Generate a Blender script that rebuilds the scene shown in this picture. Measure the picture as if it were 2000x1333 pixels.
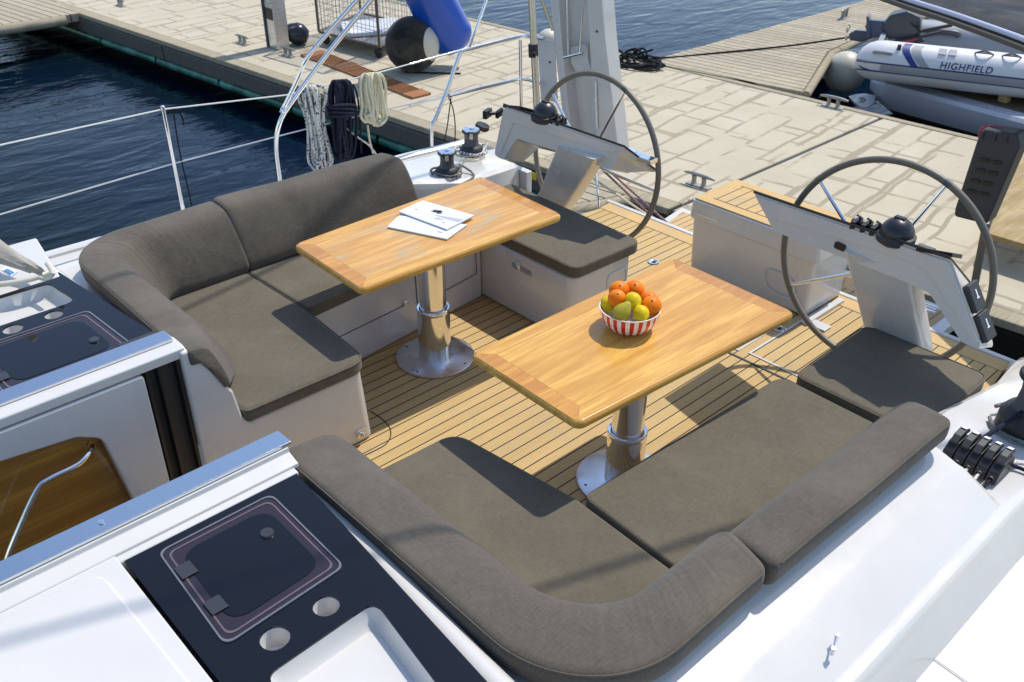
import bpy, bmesh, math, random
from mathutils import Vector, Matrix, Euler
random.seed(7)
D = bpy.data
for o in list(D.objects): D.objects.remove(o)
scn = bpy.context.scene
COL = scn.collection

# ------------------------------------------------------------ camera, world, sun
CAMROT = (1.0132633, -0.0033093, -0.7479634)
CAMLOC = Vector((-2.16017, -2.45697, 2.57187))
FPX = 1817.548
cam = D.cameras.new('camera'); cam.sensor_width = 36; cam.lens = FPX/2000*36
cam.clip_start = .05; cam.clip_end = 3000
cam.dof.use_dof = True; cam.dof.focus_distance = 3.3; cam.dof.aperture_fstop = 9
camo = D.objects.new('camera', cam); COL.objects.link(camo)
camo.location = CAMLOC; camo.rotation_euler = CAMROT
scn.camera = camo
RM = Euler(CAMROT, 'XYZ').to_matrix()

SUN = Vector((.60, .02, 1.0)).normalized()
SUN_EL = math.asin(SUN.z); SUN_AZ = math.atan2(SUN.x, SUN.y)
w = D.worlds.new('World'); scn.world = w; w.use_nodes = True
nt = w.node_tree; bg = nt.nodes['Background']
sky = nt.nodes.new('ShaderNodeTexSky'); sky.sky_type = 'NISHITA'; sky.sun_disc = False
sky.sun_elevation = SUN_EL; sky.sun_rotation = SUN_AZ
sky.air_density = 1.0; sky.dust_density = .6; sky.ozone_density = 1.2
nt.links.new(sky.outputs[0], bg.inputs[0]); bg.inputs[1].default_value = .15
sl = D.lights.new('sun', 'SUN'); sl.energy = 2.85; sl.angle = math.radians(.5); sl.color = (1, .955, .89)
so = D.objects.new('sun', sl); COL.objects.link(so)
so.rotation_euler = (-SUN).to_track_quat('-Z', 'Y').to_euler(); so.location = (3, 0, 9)
scn.view_settings.view_transform = 'Standard'; scn.view_settings.look = 'None'
scn.view_settings.exposure = .44; scn.view_settings.gamma = 1

def at(px, py, z):
    """world point on the horizontal plane z seen at photograph pixel (px, py)"""
    d = RM @ Vector(((px-1000)/FPX, -(py-666.5)/FPX, -1)); t = (z-CAMLOC.z)/d.z
    return CAMLOC + d*t
def atx(px, py, X):
    d = RM @ Vector(((px-1000)/FPX, -(py-666.5)/FPX, -1)); t = (X-CAMLOC.x)/d.x
    return CAMLOC + d*t
def aty(px, py, Y):
    d = RM @ Vector(((px-1000)/FPX, -(py-666.5)/FPX, -1)); t = (Y-CAMLOC.y)/d.y
    return CAMLOC + d*t

# ------------------------------------------------------------ materials
def new_mat(name, col=(.8, .8, .8), rough=.5, metal=0, coat=0, spec=.5, trans=0, ior=1.5):
    m = D.materials.new(name); m.use_nodes = True
    b = m.node_tree.nodes['Principled BSDF']
    b.inputs['Base Color'].default_value = (*col, 1); b.inputs['Roughness'].default_value = rough
    b.inputs['Metallic'].default_value = metal; b.inputs['Coat Weight'].default_value = coat
    b.inputs['Coat Roughness'].default_value = .05; b.inputs['Specular IOR Level'].default_value = spec
    b.inputs['Transmission Weight'].default_value = trans; b.inputs['IOR'].default_value = ior
    return m
class NT:
    def __init__(s, m): s.t = m.node_tree; s.b = s.t.nodes['Principled BSDF']
    def n(s, typ, **k):
        nd = s.t.nodes.new('ShaderNode'+typ)
        for a, v in k.items(): setattr(nd, a, v)
        return nd
    def l(s, a, b): s.t.links.new(a, b)
    def coord(s, scale=(1, 1, 1), rot=(0, 0, 0), loc=(0, 0, 0)):
        g = s.n('NewGeometry'); mp = s.n('Mapping'); s.l(g.outputs['Position'], mp.inputs[0])
        mp.inputs['Scale'].default_value = scale; mp.inputs['Rotation'].default_value = rot; mp.inputs['Location'].default_value = loc
        return mp.outputs[0]
    def noise(s, vec, sc, det=4, rough=.5, dist=0):
        n = s.n('TexNoise'); s.l(vec, n.inputs['Vector']); n.inputs['Scale'].default_value = sc
        n.inputs['Detail'].default_value = det; n.inputs['Roughness'].default_value = rough; n.inputs['Distortion'].default_value = dist
        return n.outputs['Fac']
    def ramp(s, fac, *stops):
        r = s.n('ValToRGB'); s.l(fac, r.inputs[0]); e = r.color_ramp.elements
        while len(e) < len(stops): e.new(.5)
        for i, (p, c) in enumerate(stops):
            e[i].position = p; e[i].color = (*c, 1) if isinstance(c, tuple) else (c, c, c, 1)
        return r.outputs[0]
    def mix(s, a, b, fac, mode='MIX'):
        m = s.n('Mix', data_type='RGBA', blend_type=mode)
        if isinstance(fac, (int, float)): m.inputs[0].default_value = fac
        else: s.l(fac, m.inputs[0])
        for i, v in ((6, a), (7, b)):
            if isinstance(v, tuple): m.inputs[i].default_value = (*v, 1)
            else: s.l(v, m.inputs[i])
        return m.outputs[2]
    def math(s, op, a, b=None, c=None):
        m = s.n('Math', operation=op)
        for i, v in enumerate((a, b, c)):
            if v is None: continue
            if isinstance(v, (int, float)): m.inputs[i].default_value = v
            else: s.l(v, m.inputs[i])
        return m.outputs[0]
    def bump(s, h, st=.3, dist=.01):
        b = s.n('Bump'); b.inputs['Strength'].default_value = st; b.inputs['Distance'].default_value = dist
        s.l(h, b.inputs['Height']); s.l(b.outputs[0], s.b.inputs['Normal']); return b
    def col(s, c): s.l(c, s.b.inputs['Base Color'])
    def rough(s, c): s.l(c, s.b.inputs['Roughness'])
    def sep(s, vec):
        x = s.n('SeparateXYZ'); s.l(vec, x.inputs[0]); return x.outputs

def mk_gel(name, col, rough=.22):
    m = new_mat(name, col, rough, coat=.4); g = NT(m); v = g.coord()
    n = g.noise(v, 3, 5, .6); g.col(g.mix(tuple(c*.93 for c in col), col, g.ramp(n, (.3, 0.), (.7, 1.))))
    g.rough(g.ramp(g.noise(v, 9, 4), (.3, rough*.7), (.8, rough*1.5))); g.bump(g.noise(v, 1.6, 2), .05, .03); return m
GEL = mk_gel('white_gelcoat', (.655, .632, .59))
GELD = mk_gel('white_gelcoat_satin', (.63, .615, .585), .4)
def mk_nonskid():
    m = new_mat('nonskid_gelcoat', (.78, .77, .74), .5); g = NT(m); v = g.coord((420, 420, 420), (0, 0, .5))
    x, y, z = g.sep(v); a = g.math('MULTIPLY', g.math('SINE', x), g.math('SINE', y))
    g.bump(a, .18, .001); g.col(g.mix((.58, .56, .53), (.615, .595, .56), g.ramp(a, (.3, 0.), (.7, 1.)))); return m
NONSKID = mk_nonskid()
def mk_fabric(name, c1, c2, rot=0):
    m = new_mat(name, c1, .95, spec=.15); g = NT(m); v = g.coord((1, 1, 1), (0, 0, rot))
    fine = g.noise(g.coord((1, 1, 1), (.3, .2, rot)), 420, 2, .8)
    str1 = g.noise(g.coord((14, 260, 60), (0, 0, rot)), 2.2, 3, .7); str2 = g.noise(g.coord((260, 14, 60), (0, 0, rot)), 2.2, 3, .7)
    blot = g.noise(v, 3.2, 5, .62, .4); weave = g.math('ADD', g.math('MULTIPLY', str1, .6), g.math('MULTIPLY', str2, .5))
    weave = g.math('ADD', weave, g.math('MULTIPLY', fine, .55))
    c = g.mix(c1, c2, g.ramp(weave, (.60, 0.), (1.0, 1.))); c = g.mix(c, (.22, .185, .135), g.math('MULTIPLY', g.ramp(blot, (.42, 0.), (.72, 1.)), .35))
    g.col(c); g.b.inputs['Sheen Weight'].default_value = .15; g.b.inputs['Sheen Roughness'].default_value = .5
    wr = g.noise(g.coord((1, 1, .6), (0, 0, rot)), 4.5, 3, .5, .6)
    b1 = g.bump(wr, .16, .05); b2 = g.n('Bump'); b2.inputs['Strength'].default_value = .8; b2.inputs['Distance'].default_value = .0016
    g.l(weave, b2.inputs['Height']); g.l(b1.outputs[0], b2.inputs['Normal']); g.l(b2.outputs[0], g.b.inputs['Normal']); return m
FAB = mk_fabric('taupe_canvas', (.072, .061, .042), (.168, .145, .100))
FAB2 = mk_fabric('brown_canvas', (.056, .046, .036), (.142, .120, .092), .6)
def mk_teakdeck(name, pitch=.0615, off=.811, along='x', base=((.52, .35, .145), (.64, .455, .205))):
    m = new_mat(name, base[0], .72, spec=.25); g = NT(m); v = g.coord()
    x, y, z = g.sep(v); q = y if along == 'x' else x
    t = g.math('DIVIDE', g.math('SUBTRACT', q, off), pitch); fr = g.math('FRACT', g.math('ADD', t, 100.5))
    d = g.math('ABSOLUTE', g.math('SUBTRACT', fr, .5)); seam = g.ramp(d, (.040, 1.), (.055, 0.))
    cell = g.math('FLOOR', g.math('ADD', t, 100)); wn = g.n('TexWhiteNoise', noise_dimensions='1D'); g.l(cell, wn.inputs['W'])
    sc = (2.2, 55, 1) if along == 'x' else (55, 2.2, 1)
    gr = g.noise(g.coord(sc), 1.6, 5, .65, .3); bl = g.noise(v, 5, 5, .6)
    c = g.mix(base[0], base[1], g.ramp(gr, (.3, 0.), (.75, 1.)))
    c = g.mix(c, tuple(k*.86 for k in base[0]), g.math('MULTIPLY', wn.outputs['Value'], .55))
    c = g.mix(c, (.42, .34, .22), g.math('MULTIPLY', g.ramp(bl, (.5, 0.), (.75, 1.)), .5))
    c = g.mix(c, (.014, .012, .011), seam); g.col(c)
    h = g.math('SUBTRACT', g.math('MULTIPLY', gr, .25), seam); g.bump(h, .25, .003); return m
SOLE = mk_teakdeck('teak_sole')
TEAKP = mk_teakdeck('teak_platform', .055, .02, 'x', ((.54, .36, .17), (.62, .43, .22)))
def mk_wood(name, dark, light, rot=0, rough=.3, coat=.35, stain=0, scale=1, dirt=(.36, .22, .09)):
    m = new_mat(name, light, rough, coat=coat, spec=.4); g = NT(m); m.node_tree
    v = g.coord((1.6*scale, 34*scale, 34*scale), (0, 0, rot)); v2 = g.coord((1.1*scale, 9*scale, 9*scale), (0, 0, rot))
    gr = g.noise(v, 1.8, 8, .68, .5); st = g.noise(v2, 1.7, 3, .5, .3)
    c = g.mix(dark, light, g.ramp(gr, (.28, 0.), (.68, 1.)))
    c = g.mix(c, dark, g.math('MULTIPLY', g.ramp(st, (.40, .85), (.62, 0.)), .8))
    pores = g.noise(g.coord((10*scale, 260*scale, 260*scale), (0, 0, rot)), 2.5, 3, .7)
    c = g.mix(c, tuple(k*.45 for k in dark), g.ramp(pores, (.60, 0.), (.72, .6)))
    if stain:
        bl = g.noise(g.coord((1.6, 3.2, 1), (0, 0, rot), (3.3, 1.2, 0)), 3.2, 7, .72, .5)
        c = g.mix(c, dirt, g.math('MULTIPLY', g.ramp(bl, (.50, 0.), (.72, 1.)), stain))
    g.col(c); g.rough(g.ramp(g.noise(g.coord(), 6, 4), (.3, rough*.75), (.7, rough*1.35))); g.bump(gr, .08, .002); return m
VARN = mk_wood('varnished_teak', (.52, .235, .035), (.84, .50, .115), 0, .28, .22, scale=1.4)
VARNW = mk_wood('worn_varnished_teak', (.52, .24, .05), (.86, .52, .16), 0, .34, .2, .95, dirt=(.42, .36, .23))
VEND = mk_wood('reddish_teak', (.44, .17, .02), (.76, .38, .07), math.pi/2, .26, .45)
DARKW = mk_wood('dark_teak_panel', (.30, .13, .014), (.60, .30, .05), 0, .22, .5)
GRATE = mk_wood('oiled_teak', (.26, .10, .035), (.50, .24, .10), 0, .6, 0)
GREYW = mk_wood('weathered_planks', (.24, .20, .145), (.52, .46, .35), 0, .85, 0, .6, .7, (.20, .17, .12))
PLY = mk_wood('old_plywood', (.30, .21, .09), (.52, .40, .20), 1.2, .8, 0, .5, .5)
def mk_steel(name, rough=.1, col=(.62, .62, .63), sc=(3, 3, 60)):
    m = new_mat(name, col, rough, 1); g = NT(m); n = g.noise(g.coord(sc), 4, 4)
    g.rough(g.ramp(n, (.3, rough*.7), (.7, rough*1.7))); g.bump(g.noise(g.coord(), 14, 1), .012, .004); return m
STEEL = mk_steel('polished_steel', .09, (.84, .84, .85))
BRUSH = mk_steel('brushed_steel', .28, (.72, .73, .75))
TRIMS = mk_steel('scratched_steel_trim', .13, (.70, .71, .73), (40, 2, 2))
BRASS = new_mat('brass', (.6, .38, .12), .2, 1)
BLACK = new_mat('black_plastic', (.012, .012, .013), .38); BLACKM = new_mat('matte_black_plastic', (.035, .036, .038), .55)
GLASSB = new_mat('black_glass', (.004, .004, .006), .025, spec=.5)
def mk_smoke():
    m = new_mat('smoked_glass', (.028, .020, .028), .03); return m
SMOKE = mk_smoke()
RIMF = new_mat('pinkish_frame', (.125, .095, .10), .3, coat=.3)
GREYP = new_mat('grey_plastic', (.085, .085, .09), .45)
BRONZE = new_mat('taupe_leather', (.17, .145, .105), .45)
def mk_water():
    m = new_mat('sea_water', (.006, .020, .040), .04, spec=.22, ior=1.33); g = NT(m)
    v = g.coord((1, 1, 1), (0, 0, .35)); a = g.noise(g.coord((1.0, 2.6, 1), (0, 0, .45)), 1.15, 3, .5, .5); b = g.noise(g.coord((1, 1.9, 1), (0, 0, .9)), 4.2, 3, .55, .4)
    h = g.math('ADD', a, g.math('MULTIPLY', b, .24)); g.bump(h, .20, .12)
    x, y, z = g.sep(g.coord()); g.col(g.mix((.0015, .0065, .010), (.003, .011, .028), g.ramp(g.noise(v, .25, 2), (.35, 0.), (.65, 1.)))); return m
WATER = mk_water()
def mk_concrete():
    m = new_mat('concrete', (.5, .45, .36), .9, spec=.2); g = NT(m)
    RZ = -.107
    base = g.coord((1, 1, 1), (0, 0, RZ)); warp = g.n('TexNoise'); g.l(base, warp.inputs['Vector']); warp.inputs['Scale'].default_value = 1.6; warp.inputs['Detail'].default_value = 2
    vm = g.n('VectorMath', operation='MULTIPLY_ADD'); g.l(warp.outputs['Color'], vm.inputs[0]); vm.inputs[1].default_value = (.13, .13, 0); g.l(base, vm.inputs[2])
    def lines(sx, sy, off, w_, loc, sq):
        mp = g.n('Mapping'); g.l(vm.outputs[0], mp.inputs[0]); mp.inputs['Location'].default_value = loc
        b = g.n('TexBrick'); g.l(mp.outputs[0], b.inputs['Vector']); b.offset = off; b.squash = sq; b.squash_frequency = 3
        b.inputs['Scale'].default_value = 1; b.inputs['Mortar Size'].default_value = w_; b.inputs['Mortar Smooth'].default_value = .25
        b.inputs['Brick Width'].default_value = sx; b.inputs['Row Height'].default_value = sy; return b.outputs['Fac']
    l1 = lines(.62, .30, .37, .020, (0, 0, 0), 1.4); l2 = lines(.95, .52, .5, .026, (.3, .17, 0), .7)
    k1 = g.ramp(g.noise(base, 1.3, 2, .5), (.44, 0.), (.47, 1.)); k2 = g.ramp(g.noise(g.coord((1, 1, 1), (0, 0, 0), (5, 3, 0)), .7, 2), (.45, 0.), (.48, 1.))
    ln = g.math('MAXIMUM', g.math('MULTIPLY', l1, k1), g.math('MULTIPLY', l2, k2))
    fine = g.noise(base, 60, 5, .7); bl = g.noise(base, 1.3, 6, .6)
    c = g.mix((.475, .415, .30), (.56, .495, .37), g.ramp(bl, (.3, 0.), (.7, 1.))); c = g.mix(c, (.42, .36, .25), g.math('MULTIPLY', g.ramp(fine, (.45, 0.), (.75, 1.)), .4))
    c = g.mix(c, (.30, .25, .175), g.math('MULTIPLY', g.math('MULTIPLY', ln, g.ramp(g.noise(g.coord((1, 1, 1), (0, 0, 0), (2, 9, 0)), 2.6, 3), (.34, .3), (.46, 1.))), .78)); g.col(c); g.bump(fine, .2, .003); return m
CONC = mk_concrete()
def mk_planks(name, rot, pitch, colr):
    m = new_mat(name, colr, .9, spec=.15); g = NT(m); v = g.coord((1, 1, 1), (0, 0, rot)); x, y, z = g.sep(v)
    t = g.math('DIVIDE', y, pitch); fr = g.math('FRACT', g.math('ADD', t, 200.5)); d = g.math('ABSOLUTE', g.math('SUBTRACT', fr, .5)); seam = g.ramp(d, (.035, 1.), (.075, 0.))
    cell = g.math('FLOOR', g.math('ADD', t, 200)); wn = g.n('TexWhiteNoise', noise_dimensions='1D'); g.l(cell, wn.inputs['W'])
    gr = g.noise(g.coord((3, 60, 3), (0, 0, rot)), 1.5, 6, .7, .4)
    c = g.mix(tuple(k*.55 for k in colr), tuple(min(1, k*1.15) for k in colr), g.ramp(gr, (.3, 0.), (.65, 1.)))
    c = g.mix(c, tuple(k*.6 for k in colr), g.math('MULTIPLY', wn.outputs['Value'], .5)); c = g.mix(c, (.02, .017, .012), seam)
    g.col(c); g.bump(g.math('SUBTRACT', gr, seam), .5, .006); return m
PLANK1 = mk_planks('finger_dock_planks', 1.45, .13, (.50, .43, .31))
PLANK2 = mk_planks('beam_wood', 1.45, 40, (.46, .39, .27))
FASC = mk_planks('grey_fascia_wood', 0, 40, (.16, .145, .125))
def mk_float():
    m = new_mat('green_float', (.01, .22, .14), .35); g = NT(m); n = g.noise(g.coord(), 3, 4); g.col(g.mix((.004, .11, .08), (.10, .34, .27), g.ramp(n, (.45, 0.), (.7, 1.)))); return m
FLOATM = mk_float()
BLUEP = new_mat('blue_plastic', (.006, .080, .46), .3, coat=.3)
FENDW = new_mat('dirty_white_vinyl', (.58, .54, .44), .45)
HYP = new_mat('white_hypalon', (.66, .66, .66), .45); HYPG = new_mat('grey_hypalon', (.30, .31, .33), .5); NAVY = new_mat('navy_blue', (.01, .02, .12), .5)
def mk_rope(name, c1, c2, sc=160, thr=.5):
    m = new_mat(name, c1, .85, spec=.2); g = NT(m)
    n = g.noise(g.coord(), sc, 2, .6); g.col(g.mix(c1, c2, g.ramp(n, (thr, 0.), (thr+.04, 1.)))); 
    g.bump(g.noise(g.coord(), sc*2, 2), .5, .003); return m
ROPEF = mk_rope('flecked_rope', (.62, .61, .56), (.03, .03, .035), 75, .56); ROPEN = mk_rope('navy_rope', (.012, .014, .028), (.03, .032, .05))
ROPEC = mk_rope('cream_rope', (.74, .69, .50), (.60, .55, .38)); ROPEB = mk_rope('black_rope', (.01, .01, .012), (.03, .03, .03)); ROPEG = mk_rope('grey_rope', (.25, .25, .22), (.10, .10, .10))
ROPER = mk_rope('red_fleck_rope', (.70, .66, .60), (.45, .03, .03), 110, .57); ROPEP = mk_rope('maroon_fleck_rope', (.40, .28, .28), (.10, .03, .04), 200)
WIRE = new_mat('coated_wire', (.72, .71, .64), .35)
PAPER = new_mat('paper', (.68, .68, .70), .6); INK = new_mat('ink', (.10, .11, .13), .6); PINK = new_mat('red_ink', (.6, .12, .16), .6)
WCER = new_mat('white_ceramic', (.8, .78, .74), .15, coat=.5); RCER = new_mat('red_ceramic', (.55, .008, .012), .15, coat=.5)
def mk_fruit(name, c1, c2, bs=90, st=.3):
    m = new_mat(name, c1, .42, spec=.22); g = NT(m); g.col(g.mix(c1, c2, g.ramp(g.noise(g.coord(), 16, 4), (.35, 0.), (.7, 1.)))); g.bump(g.noise(g.coord(), bs*3, 2), st, .002)
    g.b.inputs['Subsurface Weight'].default_value = .08; g.b.inputs['Subsurface Radius'].default_value = (.01, .005, .002); return m
ORANGE = mk_fruit('orange_peel', (.82, .17, .002), (.90, .25, .004)); LEMON = mk_fruit('lemon_peel', (.66, .45, .002), (.76, .56, .008)); PEAR = mk_fruit('pear_skin', (.36, .29, .02), (.58, .49, .07), 20)
RUST = new_mat('rusty_steel', (.15, .115, .09), .8); GALV = new_mat('galvanised', (.30, .30, .28), .5, .6)
YEL = new_mat('yellow_label', (.75, .62, .02), .5); RED = new_mat('red_plastic', (.45, .01, .03), .4); WHITEP = new_mat('white_print', (.8, .8, .8), .5)
SHADE = mk_fabric('dark_grey_canvas', (.014, .015, .018), (.024, .026, .030)); BEIGE = mk_fabric('beige_canvas', (.33, .30, .24), (.45, .41, .34))
LBLUE = new_mat('blue_paint', (.08, .22, .45), .6)

# ------------------------------------------------------------ mesh builders
class MB:
    def __init__(s): s.v = []; s.f = []
    def add(s, vs, fs):
        k = len(s.v); s.v += [tuple(p) for p in vs]; s.f += [tuple(i+k for i in f) for f in fs]; return s
    def box(s, x0, x1, y0, y1, z0, z1):
        return s.add([(x, y, z) for z in (z0, z1) for x, y in ((x0, y0), (x1, y0), (x1, y1), (x0, y1))],
                     [(3, 2, 1, 0), (4, 5, 6, 7), (0, 1, 5, 4), (1, 2, 6, 5), (2, 3, 7, 6), (3, 0, 4, 7)])
    def obox(s, c, ax, ay, az):
        c, ax, ay, az = map(Vector, (c, ax, ay, az)); vs = [c+ax*i+ay*j+az*k for k in (-1, 1) for i, j in ((-1, -1), (1, -1), (1, 1), (-1, 1))]
        return s.add(vs, [(3, 2, 1, 0), (4, 5, 6, 7), (0, 1, 5, 4), (1, 2, 6, 5), (2, 3, 7, 6), (3, 0, 4, 7)])
    def prism(s, poly, z0, z1, top=None):
        """poly in XY, z0/z1 numbers; top: other polygon for the top"""
        n = len(poly); top = top or poly
        ar = sum(poly[i][0]*poly[(i+1) % n][1]-poly[(i+1) % n][0]*poly[i][1] for i in range(n))
        if ar < 0: poly = poly[::-1]; top = top[::-1]
        vs = [(p[0], p[1], z0) for p in poly]+[(p[0], p[1], z1) for p in top]
        return s.add(vs, [tuple(range(n-1, -1, -1)), tuple(range(n, 2*n))]+[(i, (i+1) % n, n+(i+1) % n, n+i) for i in range(n)])
    def loft(s, rings, closed=True, caps=True, loop=False):
        n = len(rings[0]); vs = [p for r in rings for p in r]; fs = []
        m = len(rings)
        for i in range(m if loop else m-1):
            j = (i+1) % m
            for k in range(n if closed else n-1):
                l = (k+1) % n; fs.append((i*n+k, i*n+l, j*n+l, j*n+k))
        if caps and closed and not loop: fs += [tuple(range(n-1, -1, -1)), tuple((m-1)*n+k for k in range(n))]
        return s.add(vs, fs)
    def tube(s, pts, r, n=10, smooth=0, loop=False, caps=True):
        pts = [Vector(p) for p in pts]
        if smooth:
            k = len(pts); pts = spline(pts, smooth, loop)
            if isinstance(r, (list, tuple)): r = [r[min(int(i/smooth), k-1)]*(1-(i/smooth) % 1)+r[min(int(i/smooth)+1, k-1)]*((i/smooth) % 1) for i in range(len(pts))]
        rings = []; up = Vector((0, 0, 1)); m = len(pts); prev = None
        for i, p in enumerate(pts):
            a = pts[i-1] if (i > 0 or loop) else p; b = pts[(i+1) % m] if (i < m-1 or loop) else p
            t = (b-a).normalized() if (b-a).length > 1e-9 else Vector((1, 0, 0))
            if prev is None:
                u = t.cross(up); u = u if u.length > .1 else t.cross(Vector((1, 0, 0)))
            else: u = prev-t*prev.dot(t)
            u.normalize(); prev = u; vv = t.cross(u); rr = r[i] if isinstance(r, (list, tuple)) else r
            rings.append([p+(u*math.cos(2*math.pi*k/n)+vv*math.sin(2*math.pi*k/n))*rr for k in range(n)])
        return s.loft(rings, True, caps, loop)
    def lathe(s, prof, c=(0, 0, 0), n=40, axis=None, caps=True):
        c = Vector(c); R = Vector((0, 0, 1)).rotation_difference(Vector(axis).normalized()).to_matrix() if axis else Matrix.Identity(3)
        rings = [[c+R @ Vector((r*math.cos(2*math.pi*k/n), r*math.sin(2*math.pi*k/n), z)) for k in range(n)] for r, z in prof]
        return s.loft(rings, True, caps)
    def sphere(s, c, r, n=24, m=14, sc=(1, 1, 1), rot=None):
        c = Vector(c); R = rot or Matrix.Identity(3); rings = []
        for i in range(m+1):
            a = math.pi*(i+.001)/(m+.002); rings.append([c+R @ Vector((r*sc[0]*math.sin(a)*math.cos(2*math.pi*k/n), r*sc[1]*math.sin(a)*math.sin(2*math.pi*k/n), -r*sc[2]*math.cos(a))) for k in range(n)])
        return s.loft(rings)
    def build(s, name, mat, parent=None, smooth=True, bevel=0, seg=3, ang=40, sub=0, label=None):
        me = D.meshes.new(name); me.from_pydata(s.v, [], s.f); me.validate(); me.update()
        bm = bmesh.new(); bm.from_mesh(me); bmesh.ops.recalc_face_normals(bm, faces=bm.faces); bm.to_mesh(me); bm.free()
        o = D.objects.new(name, me); COL.objects.link(o)
        for mm in (mat if isinstance(mat, (list, tuple)) else [mat]): me.materials.append(mm)
        if smooth:
            me.polygons.foreach_set('use_smooth', [True]*len(me.polygons)); me.set_sharp_from_angle(angle=math.radians(ang))
        if sub:
            md = o.modifiers.new('sub', 'SUBSURF'); md.levels = sub; md.render_levels = sub
        if bevel:
            md = o.modifiers.new('bevel', 'BEVEL'); md.width = bevel; md.segments = seg; md.limit_method = 'ANGLE'; md.angle_limit = math.radians(30); md.harden_normals = smooth
        if parent: link(o, parent)
        if label: o['label'] = label
        return o
def link(o, parent):
    o.parent = parent
    if parent.parent is None and parent.type == 'EMPTY': o.matrix_parent_inverse = Matrix.LocRotScale(parent.location, parent.rotation_euler, None).inverted()
def spline(pts, k=6, loop=False):
    out = []; n = len(pts)
    for i in range(n if loop else n-1):
        if loop: p0, p1, p2, p3 = pts[i-1], pts[i], pts[(i+1) % n], pts[(i+2) % n]
        else: p0, p1, p2, p3 = pts[max(i-1, 0)], pts[i], pts[i+1], pts[min(i+2, n-1)]
        for j in range(k):
            t = j/k; out.append(.5*((2*p1)+(-p0+p2)*t+(2*p0-5*p1+4*p2-p3)*t*t+(-p0+3*p1-3*p2+p3)*t**3))
    if not loop: out.append(pts[-1])
    return out
def rpoly(pts, r, n=6):
    """polygon with rounded corners; r number or list"""
    out = []; N = len(pts)
    for i, p in enumerate(pts):
        rr = r[i] if isinstance(r, (list, tuple)) else r
        p = Vector(p[:2]); a = Vector(pts[i-1][:2])-p; b = Vector(pts[(i+1) % N][:2])-p
        if rr <= 0: out.append((p.x, p.y)); continue
        half = a.angle(b)/2; d = min(rr/math.tan(half), a.length*.49, b.length*.49); A = p+a.normalized()*d; B = p+b.normalized()*d
        for k in range(n+1):
            t = k/n; q = A*(1-t)**2+p*2*t*(1-t)+B*t*t; out.append((q.x, q.y))
    return out
def thing(name, label, cat, loc=(0, 0, 0), group=None):
    o = D.objects.new(name, None); COL.objects.link(o); o.location = loc; o['label'] = label; o['category'] = cat
    if group: o['group'] = group
    return o
def tag(o, label, cat, group=None):
    o['label'] = label; o['category'] = cat
    if group: o['group'] = group
    return o
def struct(o): o['kind'] = 'structure'; return o
def copy_tree(o, label, dx, parent=None):
    c = o.copy(); COL.objects.link(c)
    if parent: c.parent = parent
    else: c.location = o.location+Vector(dx); c['label'] = label
    for ch in [k for k in D.objects if k.parent == o]: copy_tree(ch, None, dx, c)
    return c
YC = .05
def M(s, v): return YC+s*v        # mirrored athwart coordinate: s=+1 far side, s=-1 near side

# ============================================================ SETTING
ZD, ZW = -.55, -1.05
wb = MB(); wb.box(-120, 220, -160, 220, ZW-3, ZW); struct(wb.build('water', WATER, smooth=False))
def dquad(name, pts, z0, z1, mat, bevel=.012):
    m = MB(); m.prism([(p[0], p[1]) for p in pts], z0, z1); return struct(m.build(name, mat, smooth=False, bevel=bevel, seg=2))
# pontoons (their edges run a little off the boat's athwart axis)
def xin(y): return 2.766+(11.62-y)*.0845
def xfar(y): return 6.72+(8.4-y)*.062
def strip(y0, y1, a0, a1, f0=xin, f1=xin): return [(f0(y0)+a0, y0), (f1(y0)+a1, y0), (f1(y1)+a1, y1), (f0(y1)+a0, y1)]
dquad('dock', strip(1.84, 34, .17, -.10, xin, xfar), ZD-.25, ZD, CONC)
dquad('dock', strip(-14, 1.80, .17, -.10, xin, xfar), ZD-.25, ZD, CONC)
dquad('dock_joint', strip(1.795, 1.845, .17, -.10, xin, xfar), ZD-.26, ZD-.02, BLACKM, 0)
dquad('dock_edge_beam', strip(1.84, 34, 0, .165), ZD-.06, ZD+.004, PLANK2)
dquad('dock_edge_beam', strip(-14, 1.80, 0, .165), ZD-.06, ZD+.004, PLANK2)
dquad('dock_far_beam', strip(-14, 34, -.095, 0, xfar, xfar), ZD-.2, ZD+.006, PLANK2)
for a, b in ((-14, -3.1), (-3.08, 1.8), (1.84, 5.9), (5.93, 9.7), (9.73, 14), (14.03, 34)):
    dquad('dock_fascia', strip(a, b, -.03, .16), ZD-.24, ZD-.064, FASC)
dquad('dock_pontoon', strip(-14, 34, .30, -.4, xin, xfar), ZW-.6, ZD-.25, BLACKM, 0)
k = -14.0
while k < 34:
    m = MB(); m.tube([(xin(k)+.05, k+.03, ZD-.31), (xin(k+1.5)+.05, k+1.47, ZD-.31)], .062, 14); struct(m.build('dock_float', FLOATM)); k += 1.5
# finger docks
def finger(name, pts, rot_mat, z=ZD, edge=True):
    m = MB(); m.prism([(p[0], p[1]) for p in pts], z-.12, z); return struct(m.build(name, rot_mat, smooth=False, bevel=.01, seg=2))
g1 = [at(*q, ZD) for q in ((1267, 122), (1700, 6))]
bend = at(1616, 103, ZD)
finger('finger_dock', [(6.80, 4.80), (g1[1].x+1.5, g1[1].y+.1), (14.5, 3.85), (bend.x+1.2, bend.y+.15), (bend.x, bend.y), (7.16, 2.84)], PLANK1, ZD+.02)
m = MB(); m.tube([(7.18, 2.80, ZD-.02), (bend.x+.02, bend.y-.05, ZD-.02), (bend.x+1.2, bend.y+.10, ZD-.02), (14.5, 3.8, ZD-.02)], .05, 10); struct(m.build('dock_bumper', PLANK2))
finger('finger_dock', [(-6, 12.15), (2.72, 12.0), (2.80, 13.9), (-6, 14.4)], PLANK1, ZD+.01)
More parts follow.
